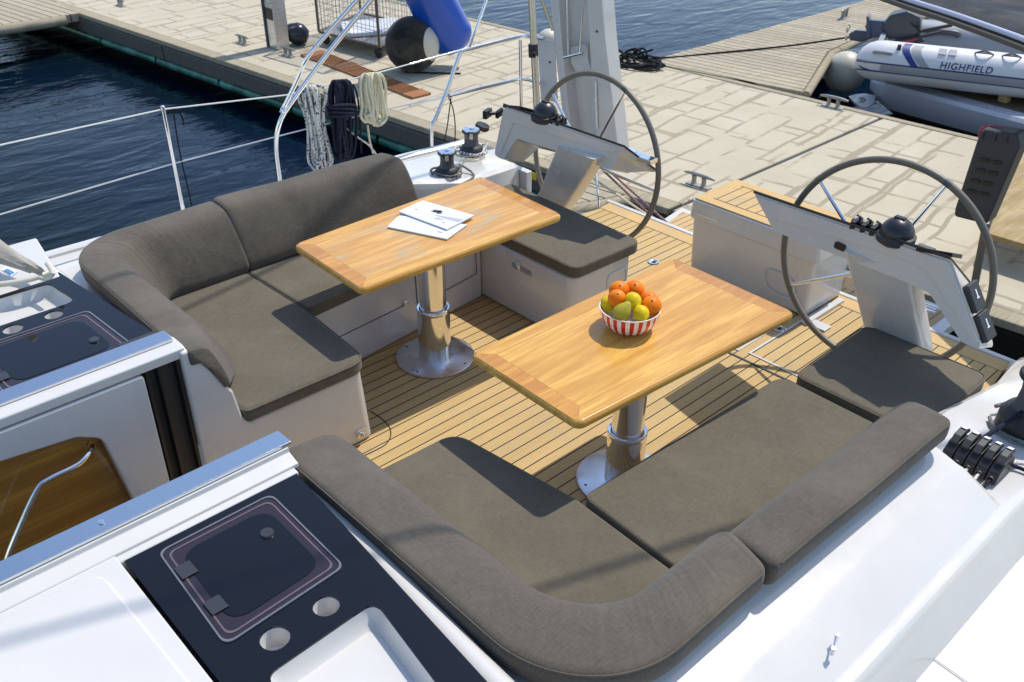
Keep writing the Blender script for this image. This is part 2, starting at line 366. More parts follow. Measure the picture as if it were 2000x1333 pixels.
m = MB(); m.tube([(-6, 12.1, ZD-.05), (2.5, 11.93, ZD-.05)], .07, 12); struct(m.build('dock_bumper', PLANK2))
gp = [at(*q, ZD) for q in ((1100, 308), (1262, 350), (1290, 364), (1255, 371), (1168, 389), (1060, 408))]
finger('finger_dock', [(p.x, p.y) for p in gp], PLANK1, ZD-.004)
m = MB(); m.tube([gp[5]+Vector((0, -.04, -.06)), gp[4]+Vector((0, -.04, -.06)), gp[3]+Vector((0, -.05, -.06)), gp[2]+Vector((0, -.05, -.06))], .06, 12); struct(m.build('dock_bumper', PLANK2))

# ============================================================ THE YACHT (one thing, its parts below)
yacht = thing('sailing_yacht', 'white sailing yacht whose teak cockpit fills the foreground', 'yacht', (0, .05, -.2))
SOLEX = 2.33
m = MB(); m.prism(rpoly([(-1.3, -.32), (-.5, -.45), (-.5, -1.0), (.5, -1.5), (1.4, -1.42), (2.25, -1.30), (2.25, 1.40), (1.2, 1.55), (.5, 1.2), (-.5, 1.1), (-1.3, .42)], 0), -.06, 0)
m.build('cockpit_sole', SOLE, yacht, smooth=False)
def teak_board(name, pts, z0, z1, mat=None, parent=None, bevel=.002):
    m = MB(); m.prism(pts, z0, z1); return m.build(name, mat or mk_once(name), parent or yacht, smooth=False, bevel=bevel, seg=1)
_mc = {}
def mk_once(k):
    if 'b' not in _mc: _mc['b'] = mk_teakdeck('teak_margin', 50, 20, 'y', ((.58, .37, .15), (.66, .45, .20)))
    return _mc['b']
teak_board('margin_board', [(2.255, -1.30), (2.36, -1.31), (2.36, 1.42), (2.255, 1.41)], -.05, .002)
m = MB(); m.prism([(2.365, -1.36), (2.40, -1.36), (2.40, 1.46), (2.365, 1.46)], -.08, .006); m.build('transom_rim', GEL, yacht, smooth=False, bevel=.006)
# plank ends (king boards) and hatches let into the aft sole
m = MB()
for a, b in (((1.385, -.22), (1.395, -.90)),):
    m.prism([(a[0], a[1]), (a[0]+.012, a[1]), (b[0]+.012, b[1]), (b[0], b[1])], .001, .004)
m.build('sole_seam', BLACKM, yacht, smooth=False)
for x0, x1, y0, y1 in ((1.44, 1.90, -.30, .30), (1.46, 2.24, -.88, -.345)):
    m = MB(); a, b = .012, .018
    m.prism([(x0, y0), (x1, y0), (x1, y0+a), (x0, y0+a)], .001, .005); m.prism([(x0, y1-a), (x1, y1-a), (x1, y1), (x0, y1)], .001, .005)
    m.prism([(x0, y0+a), (x0+a, y0+a), (x0+a, y1-a), (x0, y1-a)], .001, .005); m.build('hatch_rim', GELD, yacht, smooth=False)
for x, y in ((at(1522, 643, 0).x, at(1522, 643, 0).y), (at(1276, 513, 0).x, at(1276, 513, 0).y)):
    m = MB(); m.lathe([(.0, 0), (.033, 0), (.035, .004), (.031, .007), (.022, .006), (.018, .003), (0, .003)], (x, y, .001), 24, caps=False)
    f = m.build('floor_ring', STEEL, yacht); m = MB(); m.box(x-.014, x+.014, y-.005, y+.005, .005, .0075); m.build('ring_pull', BLACK, f, smooth=False)
# curved seam round the foot of the far seat corner
m = MB(); pts = [at(*q, .001) for q in ((724, 804), (737, 812), (756, 828), (763, 843), (760, 860), (745, 874), (700, 896), (640, 926))]
m.tube(pts, .0028, 6, smooth=4); m.build('caulking', BLACKM, yacht)

# far seat moulding
zt = .365
fa = [(-1.13, .392), (-.375, .392), (-.335, .93), (.85, 1.025), (.85, 1.5), (-1.13, 1.5)]
fb = [(-1.13, .392), (-.350, .388), (-.31, .91), (.852, 1.02), (.852, 1.5), (-1.13, 1.5)]
rr = [0, .05, .02, 0, 0, 0]
m = MB(); m.prism(rpoly(fb, rr), 0.002, zt-.0, rpoly(fa, rr)); far_seat = m.build('seat_moulding', GEL, yacht, bevel=.022, seg=4)
fa2 = [(.855, .345), (1.325, .345), (1.325, 1.5), (.855, 1.5)]
m = MB(); m.prism(rpoly(fa2, .06), .002, .372); far_lock = m.build('seat_locker', GEL, yacht, bevel=.02, seg=4)
# near seat moulding
na = [(-1.13, -.292), (-.40, -.292), (-.36, -.83), (.83, -.84), (.83, -.95), (1.39, -.95), (1.39, -1.5), (-1.13, -1.5)]
m = MB(); m.prism(rpoly(na, [0, .05, .02, 0, .02, .05, 0, 0]), .002, zt); near_seat = m.build('seat_moulding', GEL, yacht, bevel=.022, seg=4)
def face_line(p, q, r=.0018, mat=None, par=None): m = MB(); m.tube([p, q], r, 6); return m.build('panel_seam', mat or GREYP, par or far_seat)
# seams, latches and finger recesses on the seat fronts
def face_y(x): return .93+(x+.335)*(1.025-.93)/1.185
for a, b in (((-.29, .19), (.30, .19)), ((.36, .33), (.36, .15)), ((.36, .15), (.80, .17)), ((.80, .17), (.80, .33))):
    face_line((a[0], face_y(a[0])-.006-.012*(.37-a[1])/.37, a[1]), (b[0], face_y(b[0])-.006-.012*(.37-b[1])/.37, b[1]), .0022)
RECM = new_mat('recess_grey', (.30, .30, .31), .4)
def latch(c, nrm, par, s=.022):
    c = Vector(c); nrm = Vector(nrm).normalized(); side = nrm.cross(Vector((0, 0, 1)))
    m = MB(); m.obox(c+nrm*.004, side*s*.62, nrm*.004, Vector((0, 0, s*.8))); m.lathe([(0, 0), (s*.62, 0), (s*.62, .008), (s*.45, .011), (0, .011)], c+nrm*.004-Vector((0, 0, s*.2)), 16, nrm)
    l = m.build('latch', STEEL, par, bevel=.0015); m = MB(); m.lathe([(0, 0), (s*.3, 0), (s*.3, .003), (0, .003)], c+nrm*.015-Vector((0, 0, s*.2)), 12, nrm); m.build('keyhole', BRASS, l); return l
latch(aty(703, 846, .386), (0, -1, 0), far_seat, .026)
p = atx(790, 593, 0); 
lx = .16; ly = face_y(lx)
def latch_on_face(px, py, par):
    best = min((i*.004 for i in range(-80, 200)), key=lambda x: (abs((aty(px, py, face_y(x)-.01)).x-x)))
    q = aty(px, py, face_y(best)-.012); latch(q, (0.08, -1, 0), par, .016); return q
q = latch_on_face(790, 592, far_seat)
m = MB(); m.obox(q+Vector((-.03, .008, -.028)), (.075, .006, .0), (0, .004, 0), (0, 0, .013)); m.build('recess', RECM, far_seat, bevel=.004)
q = atx(1013, 520, .851); latch(q, (-1, 0, 0), far_lock, .026)
m = MB(); m.obox(q+Vector((.003, -.02, -.012)), (.004, 0, 0), (0, .075, 0), (0, 0, .014)); m.build('recess', RECM, far_lock, bevel=.003)
m = MB(); m.tube([(x, .344, z) for x, z in rpoly([(1.13, .10), (1.28, .10), (1.28, .30), (1.13, .30)], .03, 5)], .006, 8, loop=True); m.build('speaker_rim', GEL, far_lock)


# bulkhead wall beside the companionway (far side), with its sloping shoulder
def wall_y(name, pts, y0, y1, mat, par=yacht, bevel=.012, seg=3, label=None):
    m = MB(); n = len(pts)
    vs = [(x, y0, z) for x, z in pts]+[(x, y1, z) for x, z in pts]
    m.add(vs, [tuple(range(n)), tuple(range(2*n-1, n-1, -1))]+[(i, (i+1) % n, n+(i+1) % n, n+i) for i in range(n)])
    return m.build(name, mat, par, bevel=bevel, seg=seg, label=label)
wall_y('bulkhead', rpoly([(-1.125, -.3), (-.90, -.3), (-.90, .345), (-.938, .40), (-.956, .53), (-1.09, .775), (-1.125, .775)], [0, 0, .02, .03, .03, .03, 0]), .388, .535, GEL)
# washboard slot
m = MB(); m.box(-1.262, -1.125, .44, .60, -.7, .775); m.build('washboard_slot', BLACKM, yacht, smooth=False)
for dx in (-1.25, -1.205, -1.135):
    m = MB(); m.box(dx-.006, dx+.006, .405, .44, -.6, .765); m.build('slot_rail', BLACK, yacht, smooth=False, bevel=.002)
wall_y('bulkhead_panel', rpoly([(-1.36, -.8), (-1.40, .20), (-1.452, .56), (-1.53, .605), (-2.4, .70), (-2.4, .74), (-1.262, .74), (-1.262, -.8)], [0, .02, .06, .05, 0, 0, .02, 0]), .398, .45, GEL, bevel=.008)
m = MB(); m.box(-2.6, -1.3, .47, .50, -.9, .78); m.build('companionway_door', DARKW, yacht, smooth=False)
pts = [Vector(q) for q in (aty(178, 872, .455), aty(172, 885, .425), aty(150, 908, .405), aty(92, 937, .40), aty(70, 960, .40), aty(25, 1060, .40), aty(8, 1110, .40))]
m = MB(); m.tube(pts, .0115, 14, smooth=5); m.build('grab_handle', STEEL, yacht)
# upper lip above the slot
m = MB(); m.box(-2.6, -1.10, .400, .56, .745, .787); m.build('bulkhead_lip', GEL, yacht, bevel=.008)
# inner companionway steps well (dark interior below)
m = MB(); m.box(-2.6, -1.1, -.29, .47, -.95, -.90); m.build('cabin_floor', DARKW, yacht, smooth=False)
m = MB(); m.box(-2.6, -1.13, -.36, -.30, -.95, .76); m.build('bulkhead', GEL, yacht, smooth=False)
m = MB(); m.box(-1.13, -.80, -.40, -.292, .0, .40); m.build('bulkhead', GEL, yacht, smooth=False)
m = MB(); m.box(-1.32, -1.28, -.32, .42, -.95, -.0); m.build('cabin_step', GELD, yacht, smooth=False)

# steel companionway slide rails, running forward on both sides
def rail(name, prof, x0, x1, mat, par=yacht):
    m = MB(); m.loft([[(x, y, z) for y, z in prof] for x in (x0, x1)]); return m.build(name, mat, par, bevel=.003, seg=2)
ZT = .80
rail('slide_rail', [(-.264, ZT-.004), (-.264, ZT-.016), (-.345, ZT-.012), (-.345, ZT)], -2.9, -1.115, TRIMS)
rail('slide_rail', [(.534, ZT+.004), (.534, ZT-.010), (.462, ZT-.012), (.462, ZT)], -2.9, -1.112, TRIMS)
rail('slide_coaming', [(-.285, ZT-.014), (-.285, ZT-.06), (-.40, ZT-.06), (-.40, ZT-.045), (-.352, ZT-.030), (-.350, ZT-.014)], -2.9, -1.13, GEL)
m = MB()
for x in (-1.69,): m.lathe([(0, 0), (.008, 0), (.009, .002), (.005, .0035), (0, .002)], (x, -.305, ZT), 14, caps=False)
m.build('rail_screw', STEEL, yacht)
m = MB()
for x in (-1.69,): m.lathe([(0, 0), (.006, 0), (.007, .002), (.004, .003), (0, .002)], (x-.012, -.372, ZT-.044), 14, caps=False)
m.build('rail_screw', BRUSH, yacht)

# black glass instrument tops with hatch, cup holders and tray
ZP = .742
def glass_top(s, x0, x1a, x1b, v0, v1, hatch, cups, tray, shadow):
    """sheet with real openings: a frame of strips around the holes"""
    import itertools
    # grid triangulation through boolean-free 'frame' : use bmesh fill of outline and holes
    bm = bmesh.new(); loops = []
    out = rpoly([(x0, M(s, v0)), (x1a, M(s, v0)), (x1b, M(s, v1)), (x0, M(s, v1))], .02, 4)
    loops.append(out)
    for (cx, cy, r) in cups: loops.append([(cx+r*math.cos(2*math.pi*k/36), cy+r*math.sin(2*math.pi*k/36)) for k in range(36)])
    loops.append(rpoly(tray, .035, 6)); loops.append(rpoly(hatch, .03, 6))
    es = []
    for L in loops:
        vs = [bm.verts.new((x, y, ZP)) for x, y in L]
        es += [bm.edges.new((vs[i], vs[(i+1) % len(vs)])) for i in range(len(vs))]
    bmesh.ops.triangle_fill(bm, use_beauty=True, edges=es)
    r = bmesh.ops.extrude_face_region(bm, geom=list(bm.faces)); 
    for v in [g for g in r['geom'] if isinstance(g, bmesh.types.BMVert)]: v.co.z -= .006
    bmesh.ops.recalc_face_normals(bm, faces=bm.faces)
    me = D.meshes.new('glass_top'); bm.to_mesh(me); bm.free(); me.materials.append(GLASSB)
    o = D.objects.new('glass_top', me); COL.objects.link(o); link(o, yacht)
    for (cx, cy, r) in cups:
        m = MB(); n = 32; m.lathe([(r+.001, ZP-.003), (r, ZP-.008), (r*.96, ZP-.055), (r*.9, ZP-.06), (0, ZP-.06)], (cx, cy, 0), n, caps=False); m.build('cup_holder', GEL, yacht)
    t = rpoly(tray, .035, 6); cx = sum(p[0] for p in t)/len(t); cy = sum(p[1] for p in t)/len(t)
    sh = lambda k: [(cx+(p[0]-cx)*k, cy+(p[1]-cy)*k) for p in t]
    m = MB(); m.loft([[(x, y, z) for x, y in sh(k)] for k, z in ((1.003, ZP-.001), (1.0, ZP-.01), (.93, ZP-.05), (.88, ZP-.058))], caps=False)
    base = sh(.88); m.add([(x, y, ZP-.058) for x, y in base], [tuple(range(len(base)))]); m.build('tray', GEL, yacht)
    # smoked hatch lid, a little proud, with its rim
    h = rpoly(hatch, .03, 6); hx = sum(p[0] for p in h)/len(h); hy = sum(p[1] for p in h)/len(h)
    hh = lambda k: [(hx+(p[0]-hx)*k, hy+(p[1]-hy)*k) for p in h]
    m = MB(); m.loft([[(x, y, z) for x, y in hh(k)] for k, z in ((1.0, ZP-.006), (1.0, ZP+.004), (.972, ZP+.004), (.972, ZP-.006))], loop=False, caps=False); lid = m.build('hatch_rim', RIMG, yacht, bevel=0)
    m = MB(); m.prism(hh(.965), ZP-.012, ZP+.0015); m.build('hatch_glass', SMOKE, yacht, bevel=.001, seg=1)
    m = MB(); a, b = hh(.90), hh(.872); m.add([(x, y, ZP+.0028) for x, y in a+b], [(i, (i+1) % len(a), len(a)+(i+1) % len(a), len(a)+i) for i in range(len(a))]); m.build('hatch_gasket', RIMF, yacht, smooth=False)
    m = MB(); a = hh(.865); bb = rpoly([(hx+(p[0]-hx)*.76, hy+(p[1]-hy)*.76) for p in hatch], .06, 8); m.prism(bb, ZP+.0016, ZP+.0036); m.build('hatch_mirror', GLASSB, yacht, smooth=False)
    xm = min(p[0] for p in hatch)
    for f in (.30, .72):
        yy = hatch[0][1]+(hatch[2][1]-hatch[0][1])*f; m = MB(); m.box(xm+.022, xm+.068, yy-.027, yy+.027, ZP+.003, ZP+.008); m.build('hatch_hinge', HINGE, yacht, bevel=.002, seg=1)
    m = MB(); m.lathe([(0, .006), (.018, .006), (.02, .0), (.02, 0)], (max(p[0] for p in hatch)-.095, hatch[0][1]+(hatch[2][1]-hatch[0][1])*.36, ZP+.004), 24); m.build('hatch_knob', HINGE, yacht)
HINGE = new_mat('dark_hinge', (.035, .035, .04), .35)
RIMG = new_mat('clear_acrylic_edge', (.14, .14, .15), .12, coat=.6)
hn = [at(*q, ZP) for q in ((308, 1080), (530, 966), (674, 1108), (440, 1264))]
cn = [(at(637, 1184, ZP), .034), (at(537, 1247, ZP), .037)]
t0 = at(735, 1172, ZP)
cups = [(c.x, c.y, r) for c, r in cn]
glass_top(-1, -1.688, -1.150, -1.235, .425, 1.52, [(p.x, p.y) for p in hn], cups, [(t0.x-.005, t0.y), (t0.x-.06, -1.40), (-1.60, -1.40), (-1.60, t0.y-.015)], 0)
hf = [(-1.66, .60), (-1.205, .60), (-1.228, .975), (-1.68, .975)]
cf = [at(105, 615, ZP), at(25, 643, ZP)]
tf = [at(*q, ZP) for q in ((147, 588), (95, 553))]
glass_top(1, -2.3, -1.10, -1.19, .48, 1.335, hf, [(cf[0].x, cf[0].y, .034), (cf[1].x, cf[1].y, .036)], [(tf[0].x, tf[0].y), (tf[1].x, tf[1].y), (-1.85, tf[1].y+.02), (-1.85, tf[0].y)], 0)

# coachroof surfaces round the tops (white)
def slab(name, pts, z0, z1, mat=None, bevel=.012, r=.0, par=yacht):
    m = MB(); m.prism(rpoly(pts, r) if r else pts, z0, z1); return m.build(name, mat or GEL, par, bevel=bevel, seg=3)
slab('coachroof', [(-4.0, -.356), (-1.70, -.356), (-1.70, -1.7), (-4.0, -1.7)], .60, .752, GEL, .006)
slab('coachroof', rpoly([(-4.0, -.430), (-1.755, -.430), (-1.725, -1.7), (-4.0, -1.7)], [0, .06, 0, 0]), .742, .760, GEL, .008)
slab('coachroof', [(-1.705, -.352), (-1.145, -.352), (-1.145, -.425), (-1.705, -.425)], .60, ZP+.004, GEL, .008)
slab('console_box', [(-1.70, -.43), (-1.20, -.43), (-1.27, -1.7), (-1.70, -1.7)], .45, ZP-.075, BLACKM, 0)
slab('console_box', [(-2.6, .50), (-1.12, .50), (-1.21, 1.50), (-2.6, 1.50)], .45, ZP-.075, BLACKM, 0)
slab('coachroof', [(-4.0, 1.335), (-1.20, 1.335), (-1.14, 1.78), (-4.0, 1.85)], .50, ZP+.004, GEL, .01)

# coaming, lofted along the boat on both sides; far side stops short where the quarter opens
def coaming(s, stations, par=yacht):
    m = MB(); m.loft(stations, closed=True, caps=True); return m.build('coaming', GEL, par, ang=28)
def cs(x, s, vin, ztop, vout, zsh, vr, zr, zdeck):
    """one cross-section: inner wall foot, inner top, top, shoulder, ridge, deck"""
    P = [(vin-.03, 0), (vin, ztop-.06), (vin+.012, ztop-.02), (vin+.04, ztop), (vout-.02, zsh), (vout+.0, zsh-.003), (vr-.035, zr+.004), (vr-.02, zr+.006), (vr, zr), (vr+.012, zr-.012), (vr+.07, zdeck), (vr+.07, -.2), (vin-.03, -.2)]
    return [(x, M(s, v), z) for v, z in P]
near_st = [cs(-2.6, -1, 1.56, .64, 1.80, .60, 1.98, .49, .33), cs(-1.25, -1, 1.53, .64, 1.765, .58, 1.945, .49, .33), cs(-.6, -1, 1.53, .635, 1.765, .575, 1.94, .49, .33),
           cs(.60, -1, 1.53, .625, 1.765, .57, 1.94, .48, .33), cs(.62, -1, 1.50, .50, 1.765, .485, 1.94, .48, .32), cs(1.0, -1, 1.50, .48, 1.78, .475, 1.95, .465, .32),
           cs(1.5, -1, 1.53, .40, 1.79, .42, 1.95, .40, .31), cs(2.05, -1, 1.43, .21, 1.77, .28, 1.90, .26, .25), cs(2.40, -1, 1.36, .05, 1.70, .13, 1.82, .12, .10)]
nc = coaming(-1, near_st)
far_st = [cs(-2.6, 1, 1.50, .60, 1.80, .58, 1.96, .48, .33), cs(-1.25, 1, 1.53, .60, 1.765, .57, 1.945, .48, .33), cs(.60, 1, 1.50, .60, 1.765, .57, 1.94, .48, .33),
          cs(1.05, 1, 1.30, .545, 1.80, .54, 1.94, .47, .32), cs(1.43, 1, 1.30, .54, 1.80, .52, 1.94, .46, .32), cs(1.45, 1, 1.31, .53, 1.80, .51, 1.94, .45, .32)]
fc = coaming(1, far_st)
# roll between the instrument top and the seat corner, on both sides
def roll(s, v0, v1):
    m = MB(); rings = []
    for i in range(13):
        t = i/12; v = v0+(v1-v0)*t; x = -1.118-.085*t; rad = .030+.020*t
        rings.append([(x+rad*math.cos(a), M(s, v), .664+rad*1.0*math.sin(a)) for a in [2*math.pi*k/16 for k in range(16)]])
    m.loft(rings); m.build('coaming_roll', GEL, yacht)
roll(-1, .35, 1.62); roll(1, .46, 1.62)
for s in (-1, 1):
    m = MB(); m.box(-1.12, -1.02, min(M(s, .36 if s < 0 else .52), M(s, 1.6)), max(M(s, .36 if s < 0 else .52), M(s, 1.6)), .1, .625); m.build('coaming', GEL, yacht, smooth=False)
# side decks and hull
def deck(s):
    xs = (-4.0, -2.6, -1.0, .5, 1.6, 2.4) if s < 0 else (-4.0, -2.6, -1.0, .5, 1.4, 1.95); vo = (2.60, 2.58, 2.52, 2.46, 2.40, 2.33)
    m = MB(); m.prism([(x, M(s, 1.95)) for x in xs]+[(x, M(s, v-.07)) for x, v in zip(xs[::-1], vo[::-1])], .05, .30); m.build('side_deck', NONSKID, yacht, smooth=False, bevel=.004)
    m = MB(); m.loft([[(x, M(s, v-.075), .10), (x, M(s, v-.075), .315), (x, M(s, v-.06), .325), (x, M(s, v-.02), .322), (x, M(s, v), .29), (x, M(s, v-.02), .0), (x, M(s, v-.25), -.7), (x, M(s, v-.9), -1.25), (x, M(s, v-.9), -.1)] for x, v in zip(xs, vo)])
    m.build('hull_side', GEL, yacht, ang=35)
deck(1); deck(-1)
m = MB(); m.prism([(2.38, -2.2), (2.38, 1.48), (1.9, 1.9), (1.4, 1.9), (1.4, -1.9)], -1.3, -.09); m.build('transom', GEL, yacht, smooth=False)
# aft locker with teak lid, over the swim platform
bx = [(1.985, -.345), (2.36, -.345), (2.36, .445), (1.985, .445)]; bt = [(1.955, -.36), (2.38, -.36), (2.38, .46), (1.955, .46)]
m = MB(); m.prism(rpoly(bx, .03), .012, .345, rpoly([(1.965, -.35), (2.37, -.35), (2.37, .45), (1.965, .45)], .03)); bxo = m.build('aft_locker', GEL, yacht, bevel=.006)
m = MB(); m.prism(rpoly([(1.955, -.37), (2.385, -.37), (2.385, .47), (1.955, .47)], .03), .338, .455, rpoly(bt, .03)); lid = m.build('locker_lid', GEL, bxo, bevel=.012)
m = MB(); m.prism(rpoly([(1.965, -.35), (2.37, -.35), (2.37, .45), (1.965, .45)], .02), .455, .463); tl = m.build('teak_lid', mk_once('b'), bxo, bevel=.002, seg=1)
m = MB()
for i in range(10):
    y = -.245+i*.066; m.box(2.035, 2.30, y-.002, y+.002, .4632, .4645)
m.box(2.033, 2.037, -.262, .367, .4632, .4645); m.box(2.299, 2.303, -.262, .367, .4632, .4645); m.build('lid_seams', BLACKM, tl, smooth=False)
m = MB(); q = [atx(*p, 1.966) for p in ((1497, 527), (1545, 546), (1545, 583), (1500, 563))]; m.tube(q, .004, 8, smooth=5, loop=True); m.build('locker_recess', GEL, bxo)
m = MB(); m.box(1.951, 1.956, .26, .42, .376, .384); m.build('locker_recess', BRUSH, bxo, smooth=False)
m = MB(); m.box(1.93, 2.0, -.50, -.36, .004, .012); m.box(1.92, 2.30, -.40, -.365, .002, .02); m.build('hinge_plate', GELD, yacht, bevel=.002)
# folded-down swim platform
ZS = -.28
sp = [at(*q, ZS) for q in ((1262, 462), (1290, 424), (1360, 452))]
slab('swim_platform', [(2.42, -.75), (3.20, -.75), (3.20, sp[1].y+.01), (2.42, sp[0].y+.02)], ZS-.08, ZS, GEL, .012)
slab('swim_teak', [(2.45, -.68), (3.13, -.68), (3.13, sp[1].y-.06), (2.45, sp[0].y-.05)], ZS, ZS+.006, TEAKP, .002)
m = MB(); m.tube([(2.50, -.40, .04), (2.62, -.78, -.02)], .026, 12); m.tube([(2.44, -.66, .07), (2.86, -.42, -.02)], .022, 12); m.tube([(2.40, -.72, .06), (2.84, -.50, -.02)], .022, 12); m.build('boarding_ladder', STEEL, yacht)

# ============================================================ CUSHIONS (loose, lying on the mouldings)
def cushion(name, pts, z0, z1, r, label, group=None, mat=None, bev=.024):
    P = rpoly(pts, r, 8)
    m = MB(); m.prism(P, z0, z1); o = m.build(name, mat or FAB, bevel=bev, seg=5)
    n = len(P); cx = sum(p[0] for p in P)/n; cy = sum(p[1] for p in P)/n
    pm = MB(); pm.tube([(p[0]+(cx-p[0])*.008, p[1]+(cy-p[1])*.008, z1-.0065) for p in P], .0034, 6, loop=True); pm.build('piping', mat or FAB, o)
    return tag(o, label, 'cushion', group)
SG = 'loose taupe cushions on the cockpit seats'
cushion('seat_cushion', [(-.93, .375), (-.365, .362), (-.325, .90), (-.345, 1.50), (-1.0, 1.50), (-1.0, .9)], zt, .432, [.03, .09, .03, 0, 0, 0], 'taupe corner seat cushion with the shadow of the magazine table across its end', SG)
cushion('seat_cushion', [(-.315, .90), (.84, 1.0), (.84, 1.48), (-.34, 1.48)], zt, .430, [.03, .02, 0, 0], 'long taupe seat cushion running under the table with the magazines', SG)
cushion('seat_cushion', [(.862, .327), (1.35, .315), (1.38, 1.44), (.862, 1.44)], .372, .438, [.06, .06, .04, .02], 'dark shaded cushion on the white locker in front of the farther wheel', SG)
cushion('seat_cushion', [(-.80, -.262), (-.41, -.262), (-.345, -.83), (-.37, -1.40), (-1.0, -1.40), (-1.0, -.262)], zt, .432, [.03, .10, .03, 0, 0, 0], 'taupe corner seat cushion nearest the camera with a dark shadow band on it', SG)
cushion('seat_cushion', [(-.325, -.845), (.815, -.888), (.80, -1.40), (-.36, -1.40)], zt, .430, [.04, .06, .02, 0], 'long taupe seat cushion beside the fruit bowl table', SG)
cushion('seat_cushion', [(.845, -.925), (1.44, -.918), (1.44, -1.475), (.84, -1.475)], .368, .440, [.06, .07, .06, .05], 'shaded helm seat cushion in front of the nearer steering wheel', SG)

def lerp(a, b, t): return a+(b-a)*t
def back_loft(foot, outer, label, mat, zs=None, wrinkle=.0):
    """cushion lofted along foot path (at the seat) and outer path (on the coaming)"""
    rings = []
    def dense(L): return [tuple(p) for p in spline([Vector(p) for p in L], 6)]
    foot, outer = dense(foot), dense(outer); n = len(foot)
    if zs: zs = [lerp(zs[int(i/6)], zs[min(int(i/6)+1, len(zs)-1)], (i/6) % 1) for i in range(n)]
    wr_ = random.Random(len(label)); ph = [wr_.uniform(0, 6) for _ in range(6)]
    prof = [(.0, .035), (.015, .055), (.05, .085), (.15, .150), (.28, .222), (.38, .266), (.45, .288), (.53, .301), (.66, .308), (.82, .312), (.93, .313), (.968, .311), (.99, .303), (1.0, .288), (.998, .262), (.985, .236), (.965, .228), (.72, .222), (.45, .15), (.18, .01), (.03, .01)]
    for i in range(n):
        f, o = Vector(foot[i]), Vector(outer[i]); zk = 1 if zs is None else zs[i]
        q = i/(n-1); wk = wrinkle*max(0, 1-abs(q-.62)/.30)+.0005
        rings.append([(lerp(f.x, o.x, t), lerp(f.y, o.y, t), f.z+.425+z*zk+(wk*(math.sin(i*1.45+ph[0]+t*2+1.5*math.sin(i*.31))*math.sin(i*.21+ph[4])+.7*math.sin(i*.83+ph[1]-t*3)*math.sin(i*.17+ph[5])+.5*math.sin(i*2.3+ph[2])) if .1 < t < .93 and j < 13 else 0)+.003*math.sin(q*9+ph[3]+t*2)) for j, (t, z) in enumerate(prof)])
    # close the ends with shrunken rings so they read as stuffed
    def shrink(r, nxt, k, d):
        c = sum((Vector(p) for p in r), Vector())/len(r); dirv = (sum((Vector(p) for p in r), Vector())-sum((Vector(p) for p in nxt), Vector())).normalized()
        return [tuple(c+(Vector(p)-c)*k+dirv*d) for p in r]
    a = [shrink(rings[0], rings[1], k, d) for k, d in ((.86, .022), (.93, .017), (.98, .008))]
    b = [shrink(rings[-1], rings[-2], k, d) for k, d in ((.98, .008), (.93, .017), (.86, .022))]
    m = MB(); m.loft(a+rings+b); o = m.build('backrest_cushion', mat, ang=65); pm = MB(); pm.tube([Vector(r[12]) for r in rings[1:-1]], .0034, 6); pm.build('piping', mat, o)
    return tag(o, label, 'cushion', 'padded backrests round the cockpit seats')
def arcpath(s, v0, xin_, R, vb, x1, n=9, m=10):
    """from arm end (v0) along constant x, round a corner of radius R, to constant v=vb, to x1"""
    P = []
    for i in range(n): P.append((xin_, M(s, lerp(v0, vb-R, i/n)), 0))
    for i in range(m+1):
        a = math.pi/2*i/m; P.append((xin_+R-R*math.cos(a), M(s, vb-R+R*math.sin(a)), 0))
    for i in range(1, n+1): P.append((lerp(xin_+R, x1, i/n), M(s, vb), 0))
    return P
def twist(P, jf):
    return [(x+jf(i)[0], y+jf(i)[1], z) for i, (x, y, z) in enumerate(P)]
ft = arcpath(-1, .355, -.79, .20, 1.345, -.335); ou = arcpath(-1, .355, -1.135, .33, 1.665, -.45)
back_loft(ft, ou, 'curved brown corner backrest with gathered creases nearest the camera', FAB2, wrinkle=.0009)
ft = [(lerp(-.325, .62, i/9), -1.325-.02*i/9, 0) for i in range(10)]; ou = [(lerp(-.395, .565, i/9), -1.625-.022*i/9, 0) for i in range(10)]
back_loft(ft, ou, 'straight taupe backrest next to the black rope clutches', FAB2)
ft = arcpath(1, .352, -.81, .12, 1.345, -.345); ou = arcpath(1, .352, -1.10, .30, 1.60, -.37)
for i, (fx, fz) in enumerate(((-.955, .12), (-.90, .07), (-.845, .02))): ft[i] = (fx, ft[i][1], fz)
zs = [1]*len(ft); zs[0] = .74; zs[1] = .84; zs[2] = .95
back_loft(ft, ou, 'curved taupe corner backrest at the far forward end of the cockpit', FAB2, zs, .0005)
ft = [(lerp(-.32, .70, i/9), lerp(1.40, 1.37, i/9), 0) for i in range(10)]; ou = [(lerp(-.335, .62, i/9), lerp(1.64, 1.60, i/9), 0) for i in range(10)]
back_loft(ft, ou, 'long straight taupe backrest behind the table with the magazines', FAB2, [1.05]*10)

